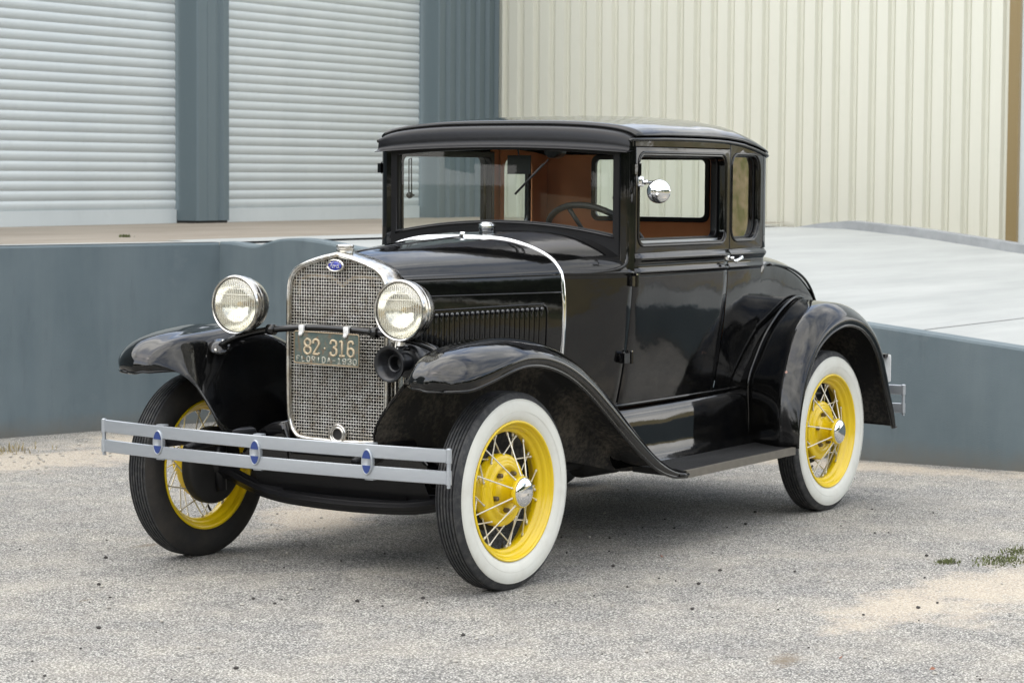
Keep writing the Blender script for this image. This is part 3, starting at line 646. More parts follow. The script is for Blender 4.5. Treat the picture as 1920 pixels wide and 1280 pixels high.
def sweep_band(sec, xw, thick, xc):
    rows = []
    full = [(-p[0], p[1]) for p in sec[::-1]]+[(p[0], p[1]) for p in sec[1:]]; n = len(full)
    for i, p in enumerate(full):
        a = np.array(full[max(i-1, 0)]); b_ = np.array(full[min(i+1, n-1)]); t = (b_-a)/np.linalg.norm(b_-a); nn = np.array([-t[1], t[0]]); 
        if nn[1]*1.0+np.sign(p[0])*nn[0] < 0: nn = -nn
        rows.append([(xc+dx, p[0]+nn[0]*o_, p[1]+nn[1]*o_) for dx, o_ in ((-xw, -.004), (-xw, thick*.5), (-xw*.5, thick), (xw*.5, thick), (xw, thick*.5), (xw, -.004))])
    return grid(rows)
v, f = sweep_band(bs, .0105, .006, .790); band = obj('cowl_band', v, f, 'chrome', car)
mb = MB(); mb.box((.777, -.010, 1.251), (.803, .010, 1.262)); mb.tube([(.790, -.010, 1.263), (.790, .012, 1.263)], .005, 8); mb.build('band_clamp', 'chrome', band, bevel=.002)
mb = MB(); mb.lathe([(0, .034), (.018, .034), (.024, .032), (.026, .029), (.026, .0265), (.031, .026), (.0335, .023), (.034, .018), (.0315, .0165), (.0315, .0145), (.034, .013), (.034, .007), (.031, .004), (.031, -.012)], (.965, 0, 1.272), (-.03, 0, 1), 36); mb.build('fuel_cap', 'chrome', car, auto=50)
# ---- hood
shellpts = [(0, 1.207), (.072, 1.192), (.145, 1.171), (.198, 1.146), (.228, 1.108), (.2385, 1.05), (.2405, .96), (.2415, .80), (.240, .64), (.232, .56), (.205, .508), (.155, .489), (0, .484)]
sp = crv(shellpts, 97)
hf = [(0, 1.202), (.07, 1.189), (.115, 1.176), (.155, 1.163), (.188, 1.146), (.214, 1.121), (.232, 1.104), (.2385, 1.04), (.2395, .96), (.240, .82), (.238, .70), (.235, .62)]
hr = [(p[0], p[1]-.001) for p in bandsec]; hr = [(0, 1.250), (.18, 1.244), (.29, 1.224), (.371, 1.196), (.424, 1.167), (.455, 1.134), (.4675, 1.110), (.4765, 1.04), (.4795, .97), (.4755, .85), (.461, .71), (.448, .62)]
def hoodsec(u, n=56):
    e = u; pts = [((a[0]+(b_[0]-a[0])*e), a[1]+(b_[1]-a[1])*(u**.8)) for a, b_ in zip(hf, hr)]; return crv(pts, n)
def hood_y(x, z):
    u = (x-.055)/.724; s_ = hoodsec(u, 111)[50:]; return float(np.interp(-z, -s_[:, 1], s_[:, 0]))
for nm, sl in (('hood_top', slice(0, 36)), ('hood_side', slice(35, 56))):
    for sg in ((-1, 1) if nm == 'hood_side' else (0,)):
        rows = []
        for u in np.linspace(0, 1, 16):
            x = .055+.724*u; s_ = hoodsec(u)[sl]
            if nm == 'hood_top': rows.append([(x, -p[0], p[1]) for p in s_[::-1]]+[(x, p[0], p[1]) for p in s_[1:]])
            else: rows.append([(x, sg*(p[0]-.0015), p[1]) for p in s_])
        v, f = grid(rows); h_ = obj(nm, v, f, 'black_paint', car)
        if nm == 'hood_top':
            mb = MB(); mb.tube([(x, 0, hoodsec((x-.055)/.724)[0][1]+.000) for x in np.linspace(.06, .776, 10)], .004, 8); mb.build('hood_hinge', 'black_paint', h_)
            for sg in (-1, 1):
                k = 35; mb = MB(); mb.tube([(.055+.724*u, sg*hoodsec(u)[k][0], hoodsec(u)[k][1]) for u in np.linspace(0, 1, 14)], .0035, 8)
                mb.tube([(.055+.724*u, sg*(hoodsec(u)[30][0]+.001), hoodsec(u)[30][1]) for u in np.linspace(0, 1, 14)], .005, 8)
                mb.build('hood_moulding', 'black_paint', h_)
        else:
            # pressed frame and the row of louvres
            mb = MB(); path = [(.075, .984), (.25, .988), (.66, .997), (.682, .996), (.697, .988), (.704, .972), (.705, .94), (.705, .76)]
            pth = arcr(path, 40); mb.tube([(p[0], sg*(hood_y(p[0], p[1])+.0005), p[1]) for p in pth], .004, 8); mb.build('louvre_surround', 'black_paint', h_)
            mb = MB(); caps = MB()
            for k in range(25):
                x = .674-k*.0232; zT = .984-.020*(.674-x); rows = []
                for t in np.linspace(0, 1, 12):
                    z = .745+(zT-.745)*t; s2 = math.sqrt(max(0, 1-max(0, (t-.93)/.07)**2)); 
                    base = hood_y(x, z); rows.append([(x+w_*(.9 if s2 > .3 else .5), sg*(base+hh_*max(s2, .02)), z) for w_, hh_ in ((-.0070, -.001), (-.003, .0006), (.001, .0018), (.0035, .0036), (.0050, .0044), (.0058, .0036), (.0060, -.002))])
                v, f = grid(rows); mb.add(v, f)
                caps.lathe([(.0086*math.sin(t), .0092*math.cos(t)) for t in np.linspace(0, PI, 10)], (x+.001, sg*(hood_y(x, zT)+.0030), zT-.006), (0, 0, 1), 14)
            lr = mb.build('louvre_row', 'black_paint', h_); caps.build('louvre_cap', 'cap_gloss', h_)
# firewall, floor and body inner so nothing shines through
mb = MB(); mb.box((.81, -.42, .50), (.84, .42, 1.12)); mb.box((.82, -.42, .50), (1.05, .42, .53)); mb.box((1.05, -.52, .50), (2.3, .52, .53)); mb.box((1.02, -.51, .53), (1.06, .51, 1.13)); mb.box((.06, -.22, .50), (.82, .22, .52)); mb.box((2.3, -.50, .45), (3.1, .50, .48)); mb.build('floor_pan', 'black_rough', car, smooth=False)

# ---- roof
XR0, XR1 = 1.10, 2.335
def zroof(x, y):
    w_ = hw(min(x, 2.25))+.002; 
    if x > 2.25: w_ = hw(2.25)+.002-.094+math.sqrt(max(0, .094**2-(x-2.25)**2))*1.0
    h = ip(x, [(1.0, .052), (1.15, .063), (1.4, .079), (1.65, .088), (1.9, .094), (2.1, .098)])
    t = max(0, (x-1.78)/(XR1-1.78+.004)); fx = max(0, 1-t**2.9)**(1/2.1); e = min(1, abs(y)/w_)
    return zd(x)-.003+h*max(0, 1-e**2.7)**(1/2.25)*fx
rows = []
xs = list(np.linspace(XR0, 2.05, 20))+list(2.05+(XR1-2.05)*np.sin(np.linspace(0, PI/2, 16))[1:])
th = np.concatenate([np.linspace(-1, 1, 49)])
for x in xs:
    w_ = hw(min(x, 2.25))+.004
    if x > 2.25: w_ = hw(2.25)+.004-.094+math.sqrt(max(0, .094**2-(x-2.25)**2))
    rows.append([(x, w_*math.sin(t*PI/2), zroof(x, w_*math.sin(t*PI/2))) for t in th])
v, f = grid(rows); roof = obj('roof', v, f, 'black_paint', car, solid=.02)
# fabric centre panel with a welt round it
rows = []
for x in np.linspace(1.118, 2.15, 24):
    yy_ = .47*(1-.12*max(0, (x-1.9)/.3)**2); rows.append([(x, y, zroof(x, y)+(.0035 if abs(y) < yy_-.003 else .000)) for y in np.linspace(-yy_, yy_, 33)])
v, f = grid(rows); obj('roof_fabric', v, f, 'roof_fabric', roof)
for nm in ('roof_welt',):
    mb = MB(); ed = [(r[0][0], r[0][1], r[0][2]+.003) for r in rows]+[(p[0], p[1], p[2]+.003) for p in rows[-1][2:-2:2]]+[(r[-1][0], r[-1][1], r[-1][2]+.003) for r in rows[::-1]]+[(p[0], p[1], p[2]+.003) for p in rows[0][-3:1:-2]]
    mb.tube(ed, .0055, 8, closed=True); mb.build(nm, 'black_satin', roof)
# drip rail runs along the sides and round the back
def drip(sg):
    p = [(1.058, sg*.614, 1.634)]+[(x, sg*(hw(x)+.011), zd(x)) for x in np.linspace(1.075, 2.25, 16)]
    r = .096; yc = hw(2.25)+.008-.092
    p += [(2.25+r*math.sin(a), sg*(yc+r*math.cos(a)), zd(2.25)-.014*math.sin(a)) for a in np.linspace(.2, PI/2, 6)]+[(2.346, 0, 1.588)]; return p
for sg in (-1, 1): mb = MB(); mb.tube(drip(sg), .0075, 8); mb.build('drip_rail', 'black_paint', roof)
# visor across the front
vis = [(1.135, 1.690, 1.0), (1.112, 1.694, 1.0), (1.086, 1.691, 1.), (1.066, 1.684, 1.), (1.0560, 1.669, 1.), (1.0525, 1.648, 1.), (1.0505, 1.630, 1.), (1.050, 1.614, 1.), (1.042, 1.600, 1.), (1.024, 1.591, 1.), (1.021, 1.586, 1.), (1.040, 1.588, 1.), (1.066, 1.595, 1.), (1.10, 1.60, 1.)]
rows = []
for t in np.linspace(-1, 1, 45):
    y = .615*t; e = abs(t); k = max(0, (e-.86)/.14); row = []
    top = zroof(1.11, y*.99)+.002
    for (x, z, _) in crv([(a, b_, 0) for a, b_, _ in vis], 24):
        q = (z-1.586)/(1.694-1.586)
        zz = 1.588+.020*(1-t*t)*1.0 + q*(top+.001-1.588-.020*(1-t*t)); xx = x + .010*k*k*(1.09-x)/.07*(1 if x < 1.09 else 0); row.append((xx, y+np.sign(y)*(-.004*q*k), zz))
    rows.append(row)
v, f = grid(rows); obj('visor', v, f, 'black_satin', roof, subsurf=1)
# ---- back of the cab
plate('cab_back', [(-.512, 1.187), (.512, 1.187)]+[(y, 1.592) for y in (.512, .3, 0, -.3, -.512)], [rrect(-.30, 1.306, .30, 1.574, .03)], lambda u, v, w: (2.342-.006+w, u, v), 'black_paint', car, thick=.014, bev=.003)
mb = MB(); mb.tube([(2.343, y, 1.166) for y in np.linspace(-.51, .51, 8)], .013, 10); mb.build('belt_moulding', 'black_paint', car)
BX = 2.312
plate('back_lining', [(-.55, .95), (.55, .95), (.55, 1.59), (-.55, 1.59)], [rrect(-.293, 1.302, .293, 1.578, .03)], lambda u, v, w: (BX+w, u, v), 'upholstery', car, thick=.014, bev=.002)
bw = plate('rear_window', rrect(-.306, 1.290, .306, 1.590, .035), [rrect(-.284, 1.312, .284, 1.568, .022)], lambda u, v, w: (BX-.010+w, u, v), 'black_satin', car, thick=.016, bev=.003)
v, f = grid([[(2.33, y, z) for y in (-.296, .296)] for z in (1.303, 1.577)]); obj('rear_glass', v, f, 'window_glass', bw)
mb = MB(); mb.box((1.15, -.55, 1.632), (2.25, .55, 1.640)); mb.build('headliner', 'headliner', car, smooth=False)
# seat
rows = []
mb = MB()
mb.box((1.62, -.52, .78), (2.08, .52, .93)); mb.box((2.04, -.53, .80), (2.20, .53, 1.20)); mb.build('seat', 'upholstery', car, bevel=.03)
# ---- windscreen
bot = lambda y: 1.262+.050*(1-(y/.53)**2)
ob = [(y, 1.165+.085*(1-(y/.562)**2)) for y in np.linspace(-.562, .562, 21)]
ih = [(y, bot(y)) for y in np.linspace(-.528, .528, 21)]+[(y, 1.578+.022*(1-(y/.53)**2)) for y in np.linspace(.528, -.528, 21)]
wsf = plate('windscreen_frame', ob+[(.562, 1.625), (-.562, 1.625)], [ih], lambda u, v, w: (1.088+w, u, v), 'black_satin', car, thick=.028, bev=.004)
v, f = grid([[(1.092, y, bot(y)-.004 if k == 0 else 1.604) for y in np.linspace(-.535, .535, 20)] for k in (0, 1)]); obj('windscreen_glass', v, f, 'window_glass', wsf)
mb = MB(); mb.tube([(1.074, y, bot(y)-.010) for y in np.linspace(-.535, .535, 24)], .0045, 8); mb.build('frame_bead', 'black_paint', wsf)
mb = MB(); mb.lathe([(0, -.03), (.036, -.03), (.04, -.02), (.04, .03), (.0, .03)], (1.15, -.207, 1.605), (1, 0, 0), 24); mb.build('wiper_motor', 'black_satin', wsf)
mb = MB(); mb.tube([(1.078, -.222, 1.560), (1.074, -.066, 1.418)], .0026, 6); mb.tube([(1.075, -.200, 1.541), (1.073, -.066, 1.419)], .0052, 6, mi=1); mb.build('wiper', ['dark_steel', 'rubber'], wsf)
for y in (.495, -.515):
    mb = MB(); mb.tube([(1.115, y, 1.41), (1.115, y, 1.56), (1.115, y-.012, 1.565), (1.115, y-.014, 1.41)] if y > 0 else [(1.115, y, 1.41), (1.115, y, 1.42)], .003, 6)
    mb.lathe([(0, -.012), (.010, -.012), (.014, -.004), (.013, .006), (.004, .008), (.004, .03)], (1.11, y-.008, 1.408), (1, 0, 0), 14); mb.build('adjuster_knob', 'dark_steel', wsf)
mb = MB(); mb.box((1.20, -.058, 1.50), (1.206, .055, 1.578)); mb.box((1.206, -.053, 1.505), (1.21, .05, 1.573), 0); mb.tube([(1.205, .0, 1.57), (1.19, .0, 1.62)], .004, 6); mb.build('interior_mirror', ['black_satin'], car, smooth=False)
# ---- steering wheel
cw = Vector((1.42, -.255, 1.212)); ax = Vector((-.72, 0, -.69)).normalized(); uu = Vector((-.69, 0, .72)).normalized(); vv = Vector((0, 1, 0)); R_ = .226
mb = MB(); mb.tube([cw+R_*(math.cos(a)*uu+math.sin(a)*vv) for a in np.linspace(0, 2*PI, 48, endpoint=False)], .0135, 10, closed=True); stw = mb.build('steering_wheel', 'rubber', car)
for a in (.25, 1.82, 3.4, 4.97):
    mb = MB(); e_ = math.cos(a)*uu+math.sin(a)*vv; mb.tube([cw+ax*.03, cw+e_*.10+ax*.018, cw+e_*R_], [.013, .009, .010], 8); mb.build('wheel_spoke', 'rubber', stw)
mb = MB(); mb.tube([cw-ax*.01, cw+ax*.02, cw+ax*.06, cw+ax*.62], [.02, .03, .02, .018], 12); mb.build('steering_column', 'black_satin', car)

# ---- rear deck
ztT = [(2.2505, 1.13), (2.30, 1.15), (2.45, 1.160), (2.60, 1.154), (2.75, 1.134), (2.88, 1.097), (2.99, 1.042), (3.08, .968), (3.145, .88), (3.19, .78), (3.22, .65), (3.23, .50)]
zt = crv(ztT, 34); rows = []
for x, z1 in zt:
    w_ = hw(min(x, 3.23)); zb = min(1.113, z1-.03)*1.0; row = []
    n = 22; z0 = .50
    hgt = (z1-z0)
    prof_ = []
    zm = 1.105 if x < 2.34 else max(z0+.01, z1-.045-.10*min(1, (x-2.34)/.5))
    for z in np.linspace(z0, zm, 8)[:-1]: prof_.append((sidey(x, z)-(.003), z))
    y0_ = sidey(x, zm)-.003
    for a in np.linspace(0, PI/2, 15): prof_.append((y0_*math.cos(a)**.62 if a < PI/2-1e-6 else 0, zm+(z1-zm)*math.sin(a)**.85))
    rows.append([(x, -p[0], p[1]) for p in prof_]+[(x, p[0], p[1]) for p in prof_[::-1][1:]])
v, f = grid(rows); deck = obj('rear_deck', v, f, 'black_paint', car); k = len(rows[0]); 
mb = MB(); bx = crv([(2.335, 1.110), (2.45, 1.104), (2.60, 1.084), (2.74, 1.048), (2.86, .995), (2.97, .92), (3.06, .83), (3.11, .74)], 24)
for sg in (-1, 1): mb = MB(); mb.tube([(p[0], sg*(sidey(p[0], p[1])-.002), p[1]) for p in bx], .006, 8); mb.build('deck_moulding', 'black_paint', deck)
# ------------------------------------------------------------------ wings (fenders)
def loft(sections, nu, nv):
    """sections: list of equal-length lists of 3D points; smooth in both directions"""
    S = np.array(sections, float); a = np.stack([crv(S[:, j], nu) for j in range(S.shape[1])], 1)   # along
    return np.stack([crv(a[i], nv) for i in range(nu)], 0)
#            outer lip (x,y,z)        crown (x,z)     inner shoulder (x,y,z)     foot (x,y,z)
FF = [
 ((-.400, .715, .744), (-.428, .665, .744), (-.420, .605, .750), (-.356, .535, .756)),
 ((-.408, .738, .747), (-.438, .670, .770), (-.430, .600, .772), (-.330, .506, .748)),
 ((-.398, .765, .748), (-.420, .675, .816), (-.408, .592, .806), (-.322, .468, .714)),
 ((-.350, .808, .752), (-.345, .678, .864), (-.338, .575, .846), (-.320, .412, .650)),
 ((-.255, .832, .778), (-.235, .678, .890), (-.235, .555, .868), (-.315, .372, .590)),
 ((-.150, .842, .806), (-.105, .676, .904), (-.110, .538, .880), (-.290, .350, .530)),
 ((-.050, .842, .819), (.015, .674, .910), (.020, .528, .886), (-.190, .355, .495)),
 ((.060, .842, .813), (.145, .673, .899), (.150, .515, .870), (-.020, .370, .475)),
 ((.170, .842, .788), (.270, .674, .872), (.280, .525, .838), (.160, .390, .450)),
 ((.280, .842, .746), (.395, .676, .828), (.405, .540, .792), (.330, .420, .430)),
 ((.400, .842, .680), (.515, .680, .764), (.525, .552, .732), (.490, .460, .410)),
 ((.530, .842, .592), (.640, .684, .682), (.645, .563, .656), (.640, .500, .395)),
 ((.660, .842, .503), (.760, .688, .588), (.760, .572, .568), (.780, .530, .375)),
 ((.800, .842, .415), (.880, .692, .492), (.880, .578, .480), (.900, .550, .350)),
 ((.920, .842, .352), (.985, .696, .416), (.985, .584, .408), (1.00, .565, .330)),
 ((1.04, .842, .317), (1.085, .70, .358), (1.085, .59, .354), (1.08, .575, .315)),
 ((1.15, .842, .3065), (1.155, .70, .336), (1.155, .60, .334), (1.15, .59, .312))]
def front_wing(sg):
    secs = []
    for O, Cc, I, B in FF:
        O = np.array(O); I = np.array(I); B = np.array(B); Cc = np.array(Cc)
        s1 = O+(Cc-O)*np.array([.20, .0, .38])+np.array([0, .0045, 0]); s2 = O+(Cc-O)*np.array([.55, .22, .73]); s3 = O+(Cc-O)*np.array([.82, .58, .94])
        m = I+(B-I)*np.array([.25, .28, .30]); m2 = I+(B-I)*np.array([.62, .64, .65])
        c2 = (Cc+I)/2+np.array([0, 0, .003]); s0 = O+np.array([0, -.004, -.002])
        secs.append([s0, O, s1, s2, s3, Cc, c2, I, m, m2, B])
    G = loft(secs, 62, 46); G[:, :, 1] *= sg
    v, f = grid([list(map(tuple, r)) for r in G]); f = [q[::-1] for q in f] if sg < 0 else f
    o = obj('front_fender', v, f, ['black_paint', 'dirty_black'], car, solid=.005)
    # rolled lip
    mb = MB(); e = [tuple(G[i, 0]) for i in range(0, 62)]; mb.tube(e, .007, 8)
    fr = [tuple(G[0, j]) for j in range(0, 46, 2)]+[tuple(G[i, 45]) for i in range(1, 22, 2)]; mb.tube(fr, .0055, 8); mb.build('rolled_lip', 'black_paint', o)
    mb = MB(); mb.tube([(x, sg*.845, z) for x, z in [(1.08, .318), (1.12, .314), (1.147, .314)]], .008, 8); mb.build('lip_end', 'black_paint', o)
    return o
RF = [
 ((2.138, .842, .330), (2.120, .745, .330), (2.200, .578, .330)),
 ((2.146, .842, .430), (2.120, .742, .450), (2.182, .574, .455)),
 ((2.176, .842, .540), (2.142, .742, .590), (2.172, .576, .600)),
 ((2.230, .842, .642), (2.195, .742, .715), (2.235, .580, .700)),
 ((2.310, .842, .738), (2.285, .733, .822), (2.325, .580, .795)),
 ((2.440, .842, .806), (2.410, .736, .900), (2.455, .572, .873)),
 ((2.600, .842, .838), (2.580, .738, .938), (2.615, .562, .935)),
 ((2.750, .842, .818), (2.750, .738, .924), (2.750, .550, .940)),
 ((2.870, .842, .760), (2.890, .738, .878), (2.900, .530, .890)),
 ((2.955, .842, .675), (3.000, .738, .800), (3.010, .520, .800)),
 ((3.012, .842, .570), (3.075, .738, .685), (3.090, .520, .680)),
 ((3.062, .842, .475), (3.130, .738, .555), (3.150, .520, .550)),
 ((3.110, .842, .395), (3.170, .738, .440), (3.190, .520, .440)),
 ((3.148, .836, .338), (3.200, .738, .345), (3.210, .520, .350))]
def rear_wing(sg):
    secs = []
    for O, Cc, I in RF:
        O = np.array(O); I = np.array(I); Cc = np.array(Cc)
        s1 = O+(Cc-O)*np.array([.30, .0, .32])+np.array([0, .004, 0]); s2 = O+(Cc-O)*np.array([.68, .30, .70]); s3 = O+(Cc-O)*np.array([.92, .66, .93])
        s0 = O+np.array([0, -.004, -.002]); c2 = (Cc+I)/2
        B = I+np.array([0, -.07, -.002]); secs.append([s0, O, s1, s2, s3, Cc, c2, I, B])
    G = loft(secs, 56, 36); G[:, :, 1] *= sg
    v, f = grid([list(map(tuple, r)) for r in G]); f = [q[::-1] for q in f] if sg < 0 else f
    o = obj('rear_fender', v, f, ['black_paint', 'dirty_black'], car, solid=.005)
    mb = MB(); mb.tube([tuple(G[i, 0]) for i in range(56)], .0085, 8); mb.tube([tuple(G[-1, j]) for j in range(0, 34, 2)], .006, 8); mb.build('rolled_lip', 'black_paint', o)
    # welt where the wing meets the body
    w_ = crv([(2.186, .578, .36), (2.176, .582, .455), (2.166, .584, .60), (2.228, .588, .706), (2.318, .588, .802), (2.448, .580, .881), (2.540, .575, .922), (2.615, .570, .944), (2.68, .563, .950), (2.75, .555, .945)], 40)
    mb = MB(); mb.tube([(p[0]-.005, sg*p[1], p[2]+.004) for p in w_], .0068, 8); mb.build('fender_welt', 'black_paint', o)
    if sg < 0:
        rc = random.Random(9); mb = MB()
        def spot(i, j, r, mi):
            i0, j0 = int(i), int(j); P = Vector(G[i0, j0])+(i-i0)*(Vector(G[i0+1, j0])-Vector(G[i0, j0]))+(j-j0)*(Vector(G[i0, j0+1])-Vector(G[i0, j0]))
            e1 = (Vector(G[i0+1, j0])-Vector(G[i0, j0])).normalized(); e2 = (Vector(G[i0, j0+1])-Vector(G[i0, j0])).normalized(); nn = e1.cross(e2).normalized()
            if nn.y > 0: nn = -nn
            n_ = 6; mb.add([P+nn*.0007+e1*r*rc.uniform(.6, 1.2)*math.cos(2*PI*k/n_)+e2*r*rc.uniform(.5, 1.1)*math.sin(2*PI*k/n_) for k in range(n_)], [tuple(range(n_))], mi)
        for k in range(46): spot(min(20, max(5, rc.gauss(11.5, 2.6))), min(20, max(5, rc.gauss(10.5, 1.8))), rc.uniform(.0012, .0030), 0)
        for i_, j_, r_ in ((13.0, 21.5, .007), (10.6, 19.0, .007)): spot(i_, j_, r_, 1)
        ch = mb.build('paint_chips', ['pebble_dark', 'chip_pink'], o, smooth=False); ch['kind'] = 'stuff'
    return o
for sg in (-1, 1): front_wing(sg); rear_wing(sg)
# chips in the near rear wing
# body side behind the wheel (closes the arch)
for sg in (-1, 1):
    xs = np.linspace(2.20, 3.10, 12); v, f = grid([[(x, sg*(sidey(x, .8)-.03), z) for x in xs] for z in np.linspace(.34, .95, 4)]); obj('wheelhouse', v, f, 'black_rough', car)
    v, f = grid([[(x, sg*y, z) for x, z in [(.66, .42), (.66, .62), (.66, 1.0)]] for y in (.20, .53)]); 

# ------------------------------------------------------------------ wheels
TR = .3611
def tyre_mesh(kind):
    """local: axis y, outward is -y; profile d = outward distance, r = radius"""
    p = [(.2535, .046), (.262, .052), (.275, .0575), (.295, .0615), (.315, .061), (.3285, .0575), (.3345, .0545), (.3365, .0535)]
    nw = len(p)-2
    p += [(.343, .0500), (.351, .0455), (.3565, .0415), (.3572, .0395)]
    gr = [-.0330, -.0198, -.0066, .0066, .0198, .0330]
    for g in gr[::-1]: 
        zt_ = TR-.55*(g/.05)**2*.006; p += [(zt_-.0002, g+.0030), (zt_-.0062, g+.0018), (zt_-.0062, g-.0018), (zt_-.0002, g-.0030)]
    p += [(.3572, -.0395), (.3565, -.0415), (.351, -.0455), (.343, -.0500), (.3345, -.0545), (.326, -.0585), (.31, -.0615), (.29, -.061), (.27, -.057), (.2535, -.046)]
    mb = MB(); ni = len(p)
    mb.lathe([(r, d) for r, d in p], (0, 0, 0), (0, -1, 0), 96, mfun=lambda i: (0 if i < nw-0 else (2 if i > 36 else 1)), close=True)
    return mb
def make_wheel(first=None):
    root = empty('wheel'); 
    tyre_mesh(0).build('tyre', ['whitewall', 'tyre_rubber', 'tyre_brown'], root, auto=32)
    mb = MB(); mb.lathe([(.3300, .0582), (.3312, .0590), (.3325, .0575)], (0, 0, 0), (0, -1, 0), 96); mb.lathe([(.290, .0612), (.2915, .0622), (.293, .0612)], (0, 0, 0), (0, -1, 0), 96); mb.build('sidewall_ridge', 'whitewall', root)
    mb = MB()
    mb.lathe([(.2545, .0465), (.2560, .0500), (.2545, .0535), (.2505, .0545), (.2465, .0520), (.2450, .0460), (.2420, .0400), (.2340, .0360), (.2290, .0320), (.2265, .0230), (.2245, .0190), (.2180, .0150), (.2140, .0110), (.2130, .0040), (.2130, -.0060), (.2140, -.0120), (.2200, -.0170), (.2265, -.0230), (.2290, -.0320), (.2340, -.0360), (.2420, -.0400), (.2450, -.0460), (.2465, -.0520), (.2505, -.0545), (.2545, -.0535), (.2560, -.0500), (.2545, -.0465), (.236, -.038), (.236, .038)], (0, 0, 0), (0, -1, 0), 96, close=True)
    mb.build('rim', 'yellow_paint', root)
    mb = MB()
    mb.lathe([(.110, -.045), (.126, -.043), (.1315, -.036), (.1325, -.022), (.1325, -.004), (.130, .004), (.124, .0075), (.113, .008), (.106, .0085), (.102, .0125), (.098, .0165), (.092, .0180), (.086, .0165), (.081, .0125), (.078, .009), (.072, .0075), (.060, .009), (.053, .014), (.0475, .025), (.044, .040), (.0445, .060), (.048, .068), (.0555, .073), (.0575, .078), (.0575, .087), (.0545, .091), (.05, .0915)], (0, 0, 0), (0, -1, 0), 64)
    mb.build('hub_shell', 'yellow_paint', root)
    mb = MB(); mb.lathe([(.0535, .0905), (.0545, .0935), (.0525, .0975), (.046, .1025), (.036, .1065), (.024, .109), (.010, .1100), (0, .1102)], (0, 0, 0), (0, -1, 0), 48); mb.build('hub_cap', 'chrome', root)
    for k in range(5):
        a = 2*PI*k/5+.95; c = Vector((.0715*math.cos(a), 0, .0715*math.sin(a))); mb = MB()
        mb.lathe([(.0, .029), (.005, .029), (.0088, .026), (.0095, .022), (.0095, .006)], c, (0, -1, 0), 6); mb.build('lug_nut', 'rusty_nut', root, smooth=False)
    def sp(r0, d0, a0, r1, d1, a1, nm='spoke'):
        p0 = Vector((r0*math.cos(a0), -d0, r0*math.sin(a0))); p1 = Vector((r1*math.cos(a1), -d1, r1*math.sin(a1))); mb = MB()
        t = (p1-p0).normalized(); mb.tube([p0, p1], .0028, 7, caps=False); mb.tube([p1-t*.016, p1-t*.003], .0046, 7); mb.tube([p0, p0+t*.008], .0042, 7); mb.build(nm, 'spoke_metal', root)
    for k in range(10):
        a = 2*PI*k/10+.31; sp(.0555, .080, a, .2145, .006, a+(.05 if k % 2 else -.05))
    for k in range(10):
        a = 2*PI*k/10+.15
        sp(.1285, -.026, a, .2145, -.006, a+.46); sp(.1285, .003, a+.2, .2145, -.001, a+.2-.46)
    mb = MB(); mb.lathe([(0, -.10), (.09, -.10), (.135, -.092), (.148, -.086), (.151, -.080), (.151, -.046), (.147, -.040), (.12, -.038), (.05, -.040)], (0, 0, 0), (0, -1, 0), 64)
    mb.lathe([(.0, -.125), (.03, -.125), (.035, -.10)], (0, 0, 0), (0, -1, 0), 24); mb.build('brake_drum', 'black_rough', root, auto=50)
    mb = MB(); a = -1.62; mb.tube([(.208*math.cos(a), -.004, .208*math.sin(a)), (.18*math.cos(a), -.012, .18*math.sin(a))], .0045, 8); mb.build('valve_stem', 'rubber', root)
    return root
w0 = make_wheel(); w0.parent = car
def dupwheel():
    r = w0.copy(); C.objects.link(r)
    for ch in list(w0.children): c = ch.copy(); C.objects.link(c); c.parent = r
    return r
HT = .711
for i, (x, y, rz) in enumerate(((0, -HT, -.0301), (2.629, -HT, 0), (0, HT, PI-.0301), (2.629, HT, PI))):
    w_ = w0 if i == 0 else dupwheel(); w_.parent = car; w_.location = (x, y, TR-.002); w_.rotation_euler = (0, 0, rz)
    if i == 1: w_.rotation_euler = (0, .55, 0)
    if i == 2: w_.rotation_euler = (0, .3, PI-.0301); w_['label'] = 'yellow wire wheel seen from its inner side'

# ------------------------------------------------------------------ running gear
mb = MB()
for sg in (-1, 1):
    mb.box((.0, sg*.34-.022, .42), (3.15, sg*.34+.022, .50))
    mb.tube([(-.10, sg*.37, .50), (-.22, sg*.38, .505), (-.33, sg*.385, .50), (-.42, sg*.385, .488), (-.47, sg*.385, .480)], [.035, .030, .024, .018, .014], 10)
mb.build('frame_rail', 'black_satin', car, bevel=.004)
mb = MB(); ax_ = [(0, y, z) for y, z in ((.64, .345), (.56, .335), (.48, .305), (.38, .278), (.25, .262), (0, .255), (-.25, .262), (-.38, .278), (-.48, .305), (-.56, .335), (-.64, .345))]
ap = arcr(ax_, 40); mb.tube([tuple(p) for p in ap], .024, 10, flat=.9); mb.tube([(p[0], p[1], p[2]+.0) for p in ap], .03, 4, up=(0, 0, 1)); mb.build('front_axle', 'black_satin', car, auto=40)
for sg in (-1, 1):
    mb = MB(); mb.tube([(0, sg*.60, .26), (0, sg*.615, .36), (0, sg*.60, .46)], [.022, .03, .022], 10); mb.tube([(0, sg*.60, .44), (-.01, sg*.56, .50)], .02, 8); mb.build('kingpin', 'black_satin', car)
mb = MB(); 
for k, (hl, dz) in enumerate(((.52, 0), (.44, .012), (.36, .024), (.27, .036), (.18, .048))):
    pts = [(-.015, y, .405+dz+.075*(1-(y/.52)**2)) for y in np.linspace(-hl, hl, 17)]; mb.tube(pts, .006, 4, flat=4.4, up=(0, 0, 1))
mb.build('leaf_spring', 'black_satin', car, smooth=False)
mb = MB(); mb.tube([(.05, -.58, .30), (.05, .58, .30)], .012, 8); mb.build('tie_rod', 'black_satin', car)
mb = MB(); rows = []
